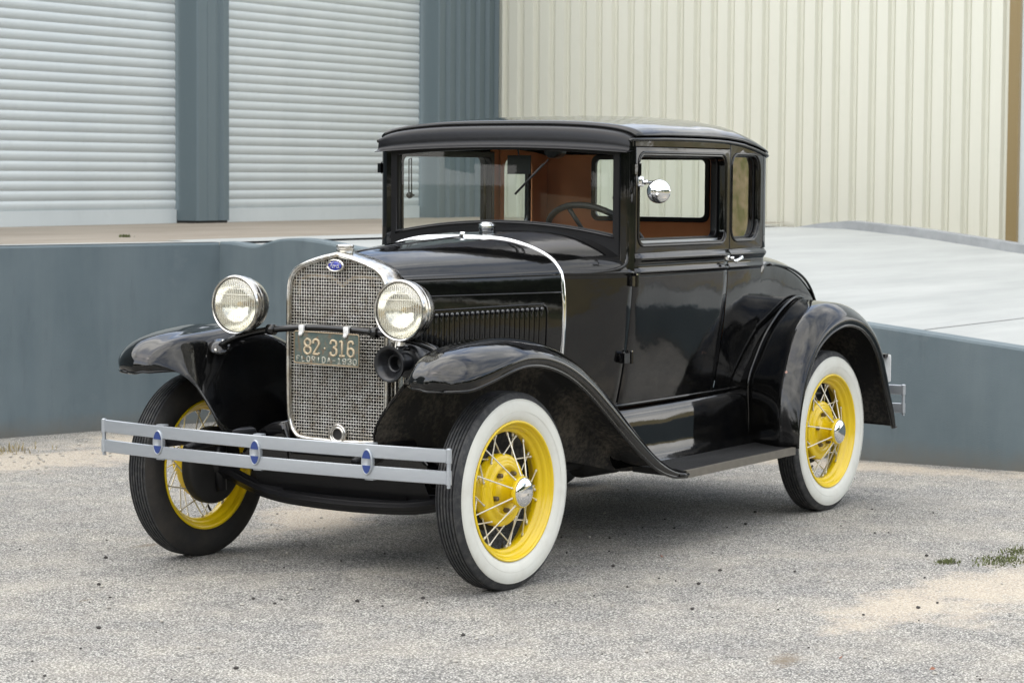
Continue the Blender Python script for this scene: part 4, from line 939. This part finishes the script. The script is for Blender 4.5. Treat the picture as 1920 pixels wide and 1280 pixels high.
for t in np.linspace(-1, 1, 17): rows.append([(.0, .40*t, .472-.02*t*t), (-.060, .40*t, .470-.02*t*t), (-.066, .40*t, .45-.02*t*t), (-.055, .40*t, .40-.03*t*t), (-.03, .40*t, .33), (.0, .40*t, .292)])
v, f = grid(rows); obj('front_crossmember', v, f, 'black_satin', car)
# curved front valance under the radiator with its raised bead
rows = []
for t in np.linspace(-1, 1, 61):
    y = .43*t; zt_ = .470+.090*min(1, max(0, (abs(y)-.20)/.03))-.11*max(0, (abs(y)-.24)/.19)**2.2; rows.append([(.06, y, zt_-.01), (-.045, y, zt_), (-.068, y, zt_-.004), (-.078, y, zt_-.018), (-.074, y, zt_-.05), (-.066, y, .38)])
v, f = grid(rows); obj('front_valance', v, f, 'black_paint', car)
mb = MB(); rows = []
for t in np.linspace(-1, 1, 9): rows.append([(-.045, .30*t, .45), (-.040, .30*t, .36), (-.005, .29*t, .285), (.10, .29*t, .262), (.9, .28*t, .30)])
v, f = grid(rows); obj('engine_pan', v, f, 'black_satin', car)
mb = MB(); mb.tube([(2.629, -.62, .36), (2.629, .62, .36)], .04, 12); mb.lathe([(0, -.14), (.09, -.10), (.14, 0), (.09, .10), (0, .14)], (2.629, 0, .36), (0, 1, 0), 20); mb.build('rear_axle', 'black_rough', car)
mb = MB(); mb.tube([(.3, -.2, .32), (1.2, -.24, .30), (2.9, -.28, .33)], .022, 10); mb.lathe([(.0, 0), (.06, .01), (.065, .3), (.0, .31)], (1.3, -.24, .30), (1, 0, 0), 14); mb.build('exhaust', 'black_rough', car)

# ------------------------------------------------------------------ radiator
XF = -.06
n = len(sp); full = np.array([(p[0], p[1]) for p in sp]+[(-p[0], p[1]) for p in sp[-2:0:-1]])
def inset(d):
    m = len(full); o = []
    for i in range(m):
        t = full[(i+1) % m]-full[i-1]; t = t/np.linalg.norm(t); nn = np.array([t[1], -t[0]])
        if nn @ (np.array([0, .85])-full[i]) < 0: nn = -nn
        o.append(full[i]+nn*d)
    return o
rows = [[(x, p[0], p[1]) for p in inset(d)] for x, d in ((.056, .0035), (.05, .0008), (.0, 0), (-.045, 0), (-.055, .0025), (-.060, .008), (-.061, .013), (-.057, .019), (-.048, .0215), (-.030, .0225))]
v, f = grid(rows, cv=True); shell = obj('radiator_shell', v, f, 'nickel', car)
# woven stone guard
inn = inset(.0215); iy = np.array([p[0] for p in inn]); iz = np.array([p[1] for p in inn])
def zspan(y):
    m = len(inn); zs_ = []
    for i in range(m):
        a, b_ = inn[i], inn[(i+1) % m]
        if (a[0]-y)*(b_[0]-y) < 0: zs_.append(a[1]+(b_[1]-a[1])*(y-a[0])/(b_[0]-a[0]))
    return (min(zs_), max(zs_)) if len(zs_) > 1 else None
def yspan(z):
    m = len(inn); ys_ = []
    for i in range(m):
        a, b_ = inn[i], inn[(i+1) % m]
        if (a[1]-z)*(b_[1]-z) < 0: ys_.append(a[0]+(b_[0]-a[0])*(z-a[1])/(b_[1]-a[1]))
    return (min(ys_), max(ys_)) if len(ys_) > 1 else None
PY, PZ = .01165, .01185; mb = MB(); XG = -.040
def ribbon(pts, w_, th_, horiz):
    rows = [[(p[0]-th_, p[1]+(0 if horiz else -w_), p[2]+(-w_ if horiz else 0)), (p[0]-th_*1.6, p[1], p[2]), (p[0]-th_, p[1]+(0 if horiz else w_), p[2]+(w_ if horiz else 0)), (p[0], p[1]+(0 if horiz else w_), p[2]+(w_ if horiz else 0)), (p[0], p[1]+(0 if horiz else -w_), p[2]+(-w_ if horiz else 0))] for p in pts]
    v, f = grid(rows, cv=True); mb.add(v, f)
rg = random.Random(2)
for j in range(0, 64):
    z = .492+j*PZ; s_ = yspan(z)
    if not s_: continue
    i0 = math.ceil(s_[0]/PY); i1 = math.floor(s_[1]/PY); dz = rg.uniform(-.0008, .0008)
    pts = [(XG, s_[0], z)]+[(XG+(.0016 if (i+j) % 2 else -.0016), i*PY, z+dz+rg.uniform(-.0004, .0004)) for i in range(i0, i1+1)]+[(XG, s_[1], z)]; ribbon(pts, .0015, .0018, True)
for i in range(-20, 21):
    y = i*PY+1e-5; s_ = zspan(y)
    if not s_: continue
    j0 = math.ceil((s_[0]-.492)/PZ); j1 = math.floor((s_[1]-.492)/PZ); dy = rg.uniform(-.0008, .0008)
    pts = [(XG, y, s_[0])]+[(XG-(.0016 if (i+j) % 2 else -.0016), y+dy+rg.uniform(-.0004, .0004), .492+j*PZ) for j in range(j0, j1+1)]+[(XG, y, s_[1])]; ribbon(pts, .0013, .0018, False)
gm = mb.build('grille_mesh', 'grille_wire', shell)
mb = MB(); mb.box((.000, -.222, .50), (.04, .222, 1.09)); mb.box((.001, -.14, 1.09), (.038, .14, 1.15)); mb.build('radiator_core', 'core_black', shell, smooth=False)
tank = [(y, z) for y, z in arcr([(-.205, 1.04), (-.200, 1.085), (-.18, 1.105), (-.12, 1.112), (-.05, 1.108), (-.02, 1.092), (0, 1.078), (.02, 1.092), (.05, 1.108), (.12, 1.112), (.18, 1.105), (.200, 1.085), (.205, 1.04)], 60)]
mb = MB(); mb.tube([(-.018, y, z) for y, z in tank], .007, 6, flat=.6); mb.build('tank_edge', 'old_brass', shell)
mb = MB(); mb.lathe([(.028, -.015), (.030, 0), (.0325, .003), (.0345, .008), (.0345, .012), (.0315, .0145), (.0315, .0175), (.0340, .020), (.0340, .024), (.030, .0275), (.015, .030), (0, .0305)], (-.002, 0, 1.205), (0, 0, 1), 36); mb.build('radiator_cap', 'nickel', shell, auto=50)
def oval(ry, rz, x, n=40): return [(x, ry*math.cos(2*PI*k/n), rz*math.sin(2*PI*k/n)) for k in range(n)]
def disc_oval(cy, cz, rings, name, mat, parent, x0):
    """rings: (ry, rz, dx) from the edge to the middle"""
    rows = [[(x0+dx, cy+p[1], cz+p[2]) for p in oval(a, b_, 0)] for a, b_, dx in rings]; v, f = grid(rows, cv=True); n_ = 40; f.append(tuple((len(rows)-1)*n_+k for k in range(n_)))
    return obj(name, v, f, mat, parent)
em = disc_oval(-.001, 1.155, [(.041, .0245, .008), (.041, .0245, -.001), (.039, .0225, -.004), (.033, .0185, -.004), (.0315, .0172, -.001), (.0305, .0165, -.0005)], 'emblem', 'nickel', shell, -.066)
disc_oval(-.001, 1.155, [(.0308, .0168, .0005), (.030, .0160, -.0022), (.015, .008, -.0030)], 'emblem_badge', 'badge_blue', em, -.0665)
# script on the badge, drawn as strokes (y runs to the viewer's left, so letters advance towards -y)
def strokes(S, org, sc_, x, r, name, mat, parent, flat=.5, slant=0.):
    mb = MB()
    for s_ in S:
        p = crv(s_, max(8, 7*len(s_))) if len(s_) > 2 else np.array(s_, float)
        mb.tube([(x, org[0]-(q[0]+slant*q[1])*sc_, org[1]+q[1]*sc_) for q in p], r, 6, flat=flat, up=(1, 0, 0) if flat == 1 else (0, 0, 1))
    return mb.build(name, mat, parent)
script = [[(-.2, .95), (.1, 1.15), (.5, 1.0), (.9, 1.1), (1.1, 1.3)], [(.55, 1.0), (.45, .5), (.2, 0), (-.1, -.05), (-.15, .15)], [(.15, .5), (.5, .55), (.8, .5)],
          [(1.1, .55), (.85, .5), (.8, .15), (1.05, 0), (1.3, .2), (1.25, .5), (1.1, .55), (1.4, .45)], [(1.4, .45), (1.6, .55), (1.55, .3), (1.5, 0)], [(1.57, .35), (1.75, .55), (1.95, .5)],
          [(2.5, .5), (2.2, .55), (2.05, .2), (2.25, 0), (2.5, .2), (2.7, 1.15)], [(2.62, .8), (2.55, .3), (2.6, 0), (2.85, .1)]]
strokes(script, (.0225, 1.1475), .0163, -.0700, .0011, 'lettering', 'chrome', em, 1, .12)
mb = MB(); mb.lathe([(.040, .004), (.0405, -.004), (.038, -.008), (.034, -.009), (.031, -.007), (.029, -.003), (.0275, -.006), (.022, -.008), (.0205, -.005), (.020, .006)], (-.052, -.006, .523), (1, 0, 0), 36); mb.lathe([(.0205, .002), (0, .002)], (-.052, -.006, .523), (1, 0, 0), 20, mi=1); mb.build('crank_hole_ring', ['nickel', 'black_rough'], shell)

# ------------------------------------------------------------------ lamp bar, headlights, plate, horn
bar = arcr([(-.150, .482, .838), (-.146, .464, .850), (-.142, .435, .865), (-.138, .39, .880), (-.134, .30, .902), (-.132, .18, .917), (-.130, .02, .926), (-.130, -.18, .921), (-.138, -.30, .912), (-.150, -.42, .893), (-.160, -.50, .876), (-.168, -.545, .855)], 60)
mb = MB(); mb.tube([tuple(p) for p in bar], .0125, 12)
for y in (.243, -.243):
    q = bar[int(np.argmin(abs(bar[:, 1]-y)))]; mb.lathe([(0, -.016), (.020, -.016), (.021, 0), (.020, .016), (0, .016)], tuple(q), (0, 1, 0), 14); mb.tube([tuple(q), (-.04, y, q[2]-.0)], .010, 8)
lb = mb.build('headlight_bar', 'black_paint', car)
for sg, c0 in ((1, (-.150, .484, .836)), (-1, (-.170, -.56, .855))):
    mb = MB(); nrm = Vector((-.55, -.35*sg, .75)).normalized(); mb.lathe([(0, .012), (.016, .012), (.022, .008), (.040, .004), (.042, -.002), (.038, -.008)], c0, nrm, 20); mb.v = [(x, y, z) for x, y, z in mb.v]
    for d_ in (-1, 1):
        q = Vector(c0)+nrm.cross(Vector((0, 1, 0))).normalized()*d_*.027+nrm*.006; mb.lathe([(0, .006), (.006, .005), (.008, 0)], tuple(q), nrm, 8, mi=1)
    mb.build('bracket_foot', ['black_paint', 'nickel'], lb)
def headlight(cy, cz, sg):
    root = empty('headlight', (-.185, cy, cz)); root.parent = car
    mb = MB(); mb.lathe([(.103, -.004), (.108, -.006), (.1125, -.002), (.1135, .006), (.1125, .018), (.110, .030), (.1085, .034), (.1095, .037), (.1080, .042), (.104, .060), (.095, .085), (.080, .108), (.058, .127), (.032, .138), (.0, .142)], (0, 0, 0), (1, 0, 0), 56); mb.build('lamp_shell', 'nickel', root, auto=50)
    mb = MB(); mb.lathe([(.1035, .004), (.1025, .0), (.095, -.0055), (.070, -.0115), (.035, -.0150), (0, -.0160)], (0, 0, 0), (1, 0, 0), 56); mb.build('lens', 'lens_cover', root)
    mb = MB(); mb.lathe([(.101, .006), (.092, .030), (.075, .052), (.05, .070), (.025, .080), (0, .083)], (0, 0, 0), (1, 0, 0), 48); mb.build('lamp_reflector', 'reflector_flute', root)
    mb = MB(); mb.tube([(.035, .0, .002), (.06, 0, .002), (.08, 0, .002)], [.008, .009, .012], 12); mb.lathe([(0, -.012), (.007, -.010), (.010, -.002), (.008, .006), (.005, .012)], (.03, 0, .002), (1, 0, 0), 14, mi=1); mb.build('bulb', ['old_brass', 'amber_bulb'], root)
    mb = MB()
    for dz, k in ((.062, .070), (.040, .086)): mb.tube([(-.0165*(1-(y/.103)**2-(dz/.103)**2)-.002, y, dz) for y in np.linspace(-k, k, 14)], .0014, 6)
    mb.build('lens_rib', 'lens_line', root)
    mb = MB(); mb.tube([(.05, 0, -.095), (.045, .0, -.118)], [.018, .014], 12); mb.lathe([(0, -.008), (.013, -.008), (.014, 0)], (.045, 0, -.138), (0, 0, 1), 10); mb.build('lamp_post', 'black_paint', root)
    return root
b = NB('lens_cover'); b.t.nodes.remove(b.p)
tr = b.n('ShaderNodeBsdfTransparent'); tr.inputs[0].default_value = (.93, .92, .86, 1); gl = b.n('ShaderNodeBsdfGlossy'); gl.inputs['Roughness'].default_value = .08
df = b.n('ShaderNodeBsdfDiffuse'); df.inputs[0].default_value = (.72, .70, .60, 1)
wv = b.n('ShaderNodeTexWave', wave_type='BANDS', bands_direction='Y'); wv.inputs['Scale'].default_value = 34; b.l(b.co, wv.inputs[0]); bu = b.n('ShaderNodeBump'); bu.inputs['Strength'].default_value = .3; bu.inputs['Distance'].default_value = .002; b.l(wv.outputs['Fac'], bu.inputs['Height']); b.l(bu.outputs[0], gl.inputs['Normal'])
m1 = b.n('ShaderNodeMixShader'); m1.inputs[0].default_value = .17; b.l(tr.outputs[0], m1.inputs[1]); b.l(gl.outputs[0], m1.inputs[2])
m2 = b.n('ShaderNodeMixShader'); b.l(b.ramp(wv.outputs['Fac'], (.15, .06), (.95, .40)), m2.inputs[0]); b.l(m1.outputs[0], m2.inputs[1]); b.l(df.outputs[0], m2.inputs[2]); b.l(m2.outputs[0], b.out.inputs[0]); M['lens_cover'] = b.m
b = NB('reflector_flute'); wv = b.n('ShaderNodeTexWave', wave_type='BANDS', bands_direction='Y'); wv.inputs['Scale'].default_value = 22; b.l(b.co, wv.inputs[0]); b.setp(Base_Color=(.95, .94, .90), Metallic=1., Roughness=.16); M['reflector_flute'] = b.m
headlight(.381, 1.000, 1); headlight(-.381, 1.005, -1)
# licence plate hung from the bar
px_, pyl, pyr, pzt, pzb = -.148, .128, -.176, .911, .789
pl = empty('license_plate', (0, 0, 0)); pl.parent = car; pl['label'] = 'weathered old license plate with worn tan numbers 82 316'
cyp = (pyl+pyr)/2; czp = (pzt+pzb)/2; wp_, hp_ = (pyl-pyr)/2, (pzt-pzb)/2; tilt = -.012
pm = lambda u, v, w: (px_-w+.0, cyp-u, czp+v+tilt*u)
pb = plate('plate_panel', rrect(-wp_, -hp_, wp_, hp_, .010), [], pm, 'license_paint', pl, thick=.002, bev=.0006)
mb = MB(); mb.tube([pm(x, y, .0015) for x, y in rrect(-wp_+.002, -hp_+.002, wp_-.002, hp_-.002, .009)], .0025, 6, closed=True); mb.build('plate_edge', 'old_brass', pl)
DIG = {'8': [[(.5, .52), (.18, .62), (.12, .85), (.5, 1.0), (.88, .85), (.82, .62), (.5, .52), (.12, .4), (.1, .14), (.5, 0), (.9, .14), (.88, .4), (.5, .52)]],
 '2': [[(.12, .72), (.18, .92), (.5, 1.0), (.85, .88), (.86, .66), (.5, .34), (.14, .03)], [(.1, .02), (.9, .02)], [(.9, .02), (.9, .14)]],
 '3': [[(.1, .76), (.2, .95), (.5, 1.0), (.85, .9), (.85, .65), (.5, .54)], [(.5, .54), (.88, .42), (.88, .12), (.5, 0), (.18, .06), (.1, .24)]],
 '1': [[(.5, 0), (.5, 1.0)], [(.5, 1.0), (.2, .93)], [(.15, .01), (.85, .01)]],
 '6': [[(.86, .82), (.75, .96), (.5, 1.0), (.2, .88), (.12, .5), (.15, .14), (.5, 0), (.85, .12), (.88, .4), (.6, .54), (.3, .5), (.14, .36)]],
 'F': [[(.15, 0), (.15, 1)], [(.15, 1), (.85, 1)], [(.15, .52), (.65, .52)]], 'L': [[(.15, 1), (.15, 0)], [(.15, 0), (.85, 0)]],
 'O': [[(.5, 0), (.15, .15), (.12, .5), (.15, .85), (.5, 1), (.85, .85), (.88, .5), (.85, .15), (.5, 0)]],
 'R': [[(.15, 0), (.15, 1)], [(.15, 1), (.6, 1), (.85, .86), (.82, .62), (.55, .5), (.15, .5)], [(.5, .5), (.88, 0)]], 'I': [[(.5, 0), (.5, 1)]],
 'D': [[(.15, 0), (.15, 1)], [(.15, 1), (.55, 1), (.85, .8), (.88, .5), (.85, .2), (.55, 0), (.15, 0)]], 'A': [[(.08, 0), (.5, 1)], [(.5, 1), (.92, 0)], [(.25, .34), (.75, .34)]],
 '-': [[(.15, .5), (.85, .5)]], '9': [[(.14, .18), (.25, .04), (.5, 0), (.8, .12), (.88, .5), (.85, .86), (.5, 1), (.15, .88), (.12, .6), (.4, .46), (.7, .5), (.86, .64)]], '0': [[(.5, 0), (.15, .15), (.12, .5), (.15, .85), (.5, 1), (.85, .85), (.88, .5), (.85, .15), (.5, 0)]]}
def glyph(ch, x, y, w_, h_, r, mat, name):
    mb = MB()
    for s_ in DIG[ch]:
        p = crv(s_, 6*len(s_)) if len(s_) > 2 else np.array(s_, float); pts = [pm(x+q[0]*w_, y+q[1]*h_, .0012) for q in p]
        mb.tube(pts, r, 8, flat=1.0, up=(1, 0, 0)); 
    return mb.build(name, mat, pl)
W_ = 2*wp_
for ch, u in (('8', .165), ('2', .295), ('3', .560), ('1', .690), ('6', .820)): glyph(ch, -wp_+u*W_*1.0-.002, -hp_+.0375, .034, .056, .0044, 'number_paint', 'number')
mb = MB(); mb.lathe([(0, .003), (.0035, .002), (.0042, 0)], pm(-wp_+.475*W_, -hp_+.062, .0012), (-1, 0, 0), 10); mb.build('number_dot', 'number_paint', pl)
txt = 'FLORIDA-1930'
for i, ch in enumerate(txt): glyph(ch, -wp_+.012+i*.0238, -hp_+.0085, .0180, .0200, .0022, 'faded_paint', 'letter')
for u in (.12, .80):
    mb = MB(); y = cyp+wp_-u*W_; z = pzt-.012-(tilt*-1)*0
    mb.box((px_-.006, y-.011, pzt-.006), (px_+.004, y+.011, pzt+.022)); mb.box((px_-.006, y-.011, pzt+.020), (px_+.034, y+.011, pzt+.0235)); mb.lathe([(0, .010), (.006, .009), (.008, .005), (.008, 0)], (px_-.003, y+.002, pzt-.010), (-1, 0, 0), 12)
    mb.build('plate_clip', 'bright_clip', pl, bevel=.001)
# horn
hn = empty('horn', (-.20, -.352, .812)); hn.parent = car
a_ = (1, -.02, .03)
mb = MB(); mb.lathe([(.0, .075), (.022, .07), (.023, .034), (.026, .028), (.0305, .0265), (.0325, .029), (.0345, .0265), (.043, .010), (.053, -.006), (.0615, -.012), (.0660, -.011), (.0675, -.006), (.0655, -.001), (.055, .008), (.046, .020), (.040, .034), (.036, .05), (.033, .10), (.040, .112)], (0, 0, 0), a_, 40); mb.build('horn_bell', 'horn_black', hn, auto=60)
mb = MB(); mb.lathe([(.0, .095), (.050, .098), (.062, .104), (.0645, .112), (.0645, .150), (.060, .156), (.052, .158), (.0505, .165), (.0505, .255), (.046, .268), (.02, .275), (0, .276)], (0, 0, 0), a_, 36); mb.build('horn_motor', 'horn_black', hn, auto=50)
mb = MB(); mb.tube([(.13, .0, .06), (.12, 0.03, .095)], .009, 8); mb.box((.05, -.012, .055), (.13, .012, .062)); mb.build('horn_bracket', 'black_paint', hn)
# radiator side channel visible beside the shell
mb = MB(); mb.box((-.03, -.256, .56), (.0, -.246, .88)); mb.box((.0, -.270, .56), (.012, -.264, .86)); mb.build('radiator_support', 'nickel', car, bevel=.002)

# ------------------------------------------------------------------ bumpers
def bumper(name, x0, bow, dirx, zs_, h_, ymax, mat, medals, label=None):
    root = empty(name, (0, 0, 0)); root.parent = car
    fx = lambda y: x0+dirx*bow*(1-(y/.785)**2)
    for zc in zs_:
        rows = []
        for y in np.linspace(-.785, .785, 41) if ymax is None else np.linspace(ymax[0], ymax[1], 12):
            zz = zc-.0055*(y/.785)*-1*(1 if ymax is None else 0); th_ = .0048
            rows.append([(fx(y)+dx, y, zz+dz) for dx, dz in ((th_, -h_+.002), (0+.001, -h_), (-th_, -h_+.0025), (-th_*1.25, 0), (-th_, h_-.0025), (.001, h_), (th_, h_-.002))])
        v, f = grid(rows, cv=True); n_ = 7; f += [tuple(range(n_)), tuple((len(rows)-1)*n_+k for k in range(n_))[::-1]]; obj('bumper_bar', v, f, mat, root, auto=40)
    zt_, zb_ = max(zs_)+h_, min(zs_)-h_
    ends = (-.785, .785) if ymax is None else ((ymax[0] if abs(ymax[0]) > abs(ymax[1]) else ymax[1]),)
    for ye in ends:
        s_ = np.sign(ye); dz = .0055*s_*(1 if ymax is None else 0)
        mb = MB(); 
        for zc in zs_: mb.lathe([(0, -h_), (.0105, -h_), (.0105, h_), (0, h_)], (fx(ye), ye+s_*.004, zc+dz), (0, 0, 1), 14)
        mb.lathe([(0, zb_-.0), (.0075, zb_), (.0075, zt_), (0, zt_)], (fx(ye), ye+s_*.004, dz), (0, 0, 1), 12)
        mb.lathe([(0, .004), (.006, .0035), (.0095, 0)], (fx(ye), ye+s_*.004, zt_+dz), (0, 0, 1), 12); mb.lathe([(.007, -.012), (.007, 0)], (fx(ye), ye+s_*.004, zb_+dz), (0, 0, 1), 6); mb.build('end_bolt', mat, root, auto=50)
    for y in medals:
        dz = .0055*(y/.785); x = fx(y); zc = (zt_+zb_)/2+dz-.0
        md = disc_oval(y, zc, [(.0225, .0450, .012), (.0235, .0460, -.003), (.0220, .0445, -.0065), (.0200, .0420, -.0070), (.0190, .0410, -.0055)], 'medallion', mat, root, x-.006)
        md['label'] = 'oval bumper clamp painted blue with a pale band'
        for s_ in (-1, 1):
            pts = [(math.cos(t)*.0185, math.sin(t)*.0405) for t in np.linspace(math.asin(.30), PI-math.asin(.30), 20)]
            obj('blue_field', [(x-.0128, y+p[0], zc+s_*p[1]) for p in pts], [tuple(range(len(pts)))], 'blue_enamel', md, smooth=False, solid=.0008)
        mb = MB(); mb.box((x+.004, y-.018, zt_+dz-.002), (x+.03, y+.018, zt_+dz+.004)); mb.box((x+.004, y-.018, zb_+dz-.004), (x+.03, y+.018, zb_+dz+.002)); mb.box((x+.004, y-.016, zb_+dz), (x+.010, y+.016, zt_+dz)); mb.build('clamp_bracket', mat, root, smooth=False)
    return root
fb = bumper('front_bumper', -.464, .068, -1, (.5355, .4605), .0240, None, 'worn_silver', (.478, 0, -.478)); fb['label'] = 'pale silver two bar front bumper'
for sg in (-1, 1): mb = MB(); mb.tube([(-.47, sg*.478, .498), (-.40, sg*.46, .50), (-.30, sg*.40, .50), (-.22, sg*.385, .505)], .018, 8, flat=.35, up=(0, 0, 1)); mb.build('bumper_arm', 'black_satin', fb)
for ym in ((-.80, -.42), (.42, .80)):
    bumper('rear_bumper', 3.325, .0, 1, (.498, .412), .0225, ym, 'worn_silver', ())
for sg in (-1, 1): mb = MB(); mb.tube([(3.33, sg*.46, .455), (3.2, sg*.42, .49), (3.05, sg*.36, .50)], .018, 8); mb.build('rear_bumper_arm', 'black_satin', car)
rp_ = plate('rear_plate', rrect(-.755, .535, -.60, .665, .008), [], lambda u, v, w: (3.285+w, u, v), 'faded_white', car, thick=.004, bev=.001)
mb = MB(); mb.box((3.25, -.74, .652), (3.30, -.69, .668)); mb.tube([(3.1, -.55, .60), (3.28, -.66, .60)], .01, 8); mb.build('tail_lamp_bracket', 'black_satin', rp_, smooth=False)
# ------------------------------------------------------------------ side mirror
sm = empty('side_mirror', (1.105, -.638, 1.47)); sm.parent = car
mb = MB(); mb.box((-.009, -.012, -.016), (.009, .010, .024)); mb.tube([(0, -.018, .0), (0, -.055, .002), (-.014, -.085, -.008), (-.040, -.100, -.036), (-.062, -.112, -.048)], .0062, 10); mb.lathe([(0, .02), (.009, .018), (.011, .008), (.009, 0)], (0, -.014, .002), (0, -1, 0), 14); mb.build('mirror_arm', 'chrome', sm, bevel=.003)
mb = MB(); ctr = (-.058, -.115, -.034); nv = Vector((-.86, -.36, .02)).normalized()
mb.lathe([(0, .022), (.012, .0212), (.024, .018), (.034, .0125), (.042, .005), (.0465, -.003), (.0475, -.009), (.0465, -.012), (.040, -.010), (0, -.009)], ctr, nv, 44); mh = mb.build('mirror_head', 'chrome', sm, auto=60)
mb = MB(); mb.lathe([(0, .034), (.005, .033), (.008, .028), (.009, .020)], (ctr[0]+nv.x*.0, ctr[1]+.002, ctr[2]-.014), nv, 12); mb.build('mirror_stud', 'nickel', sm)
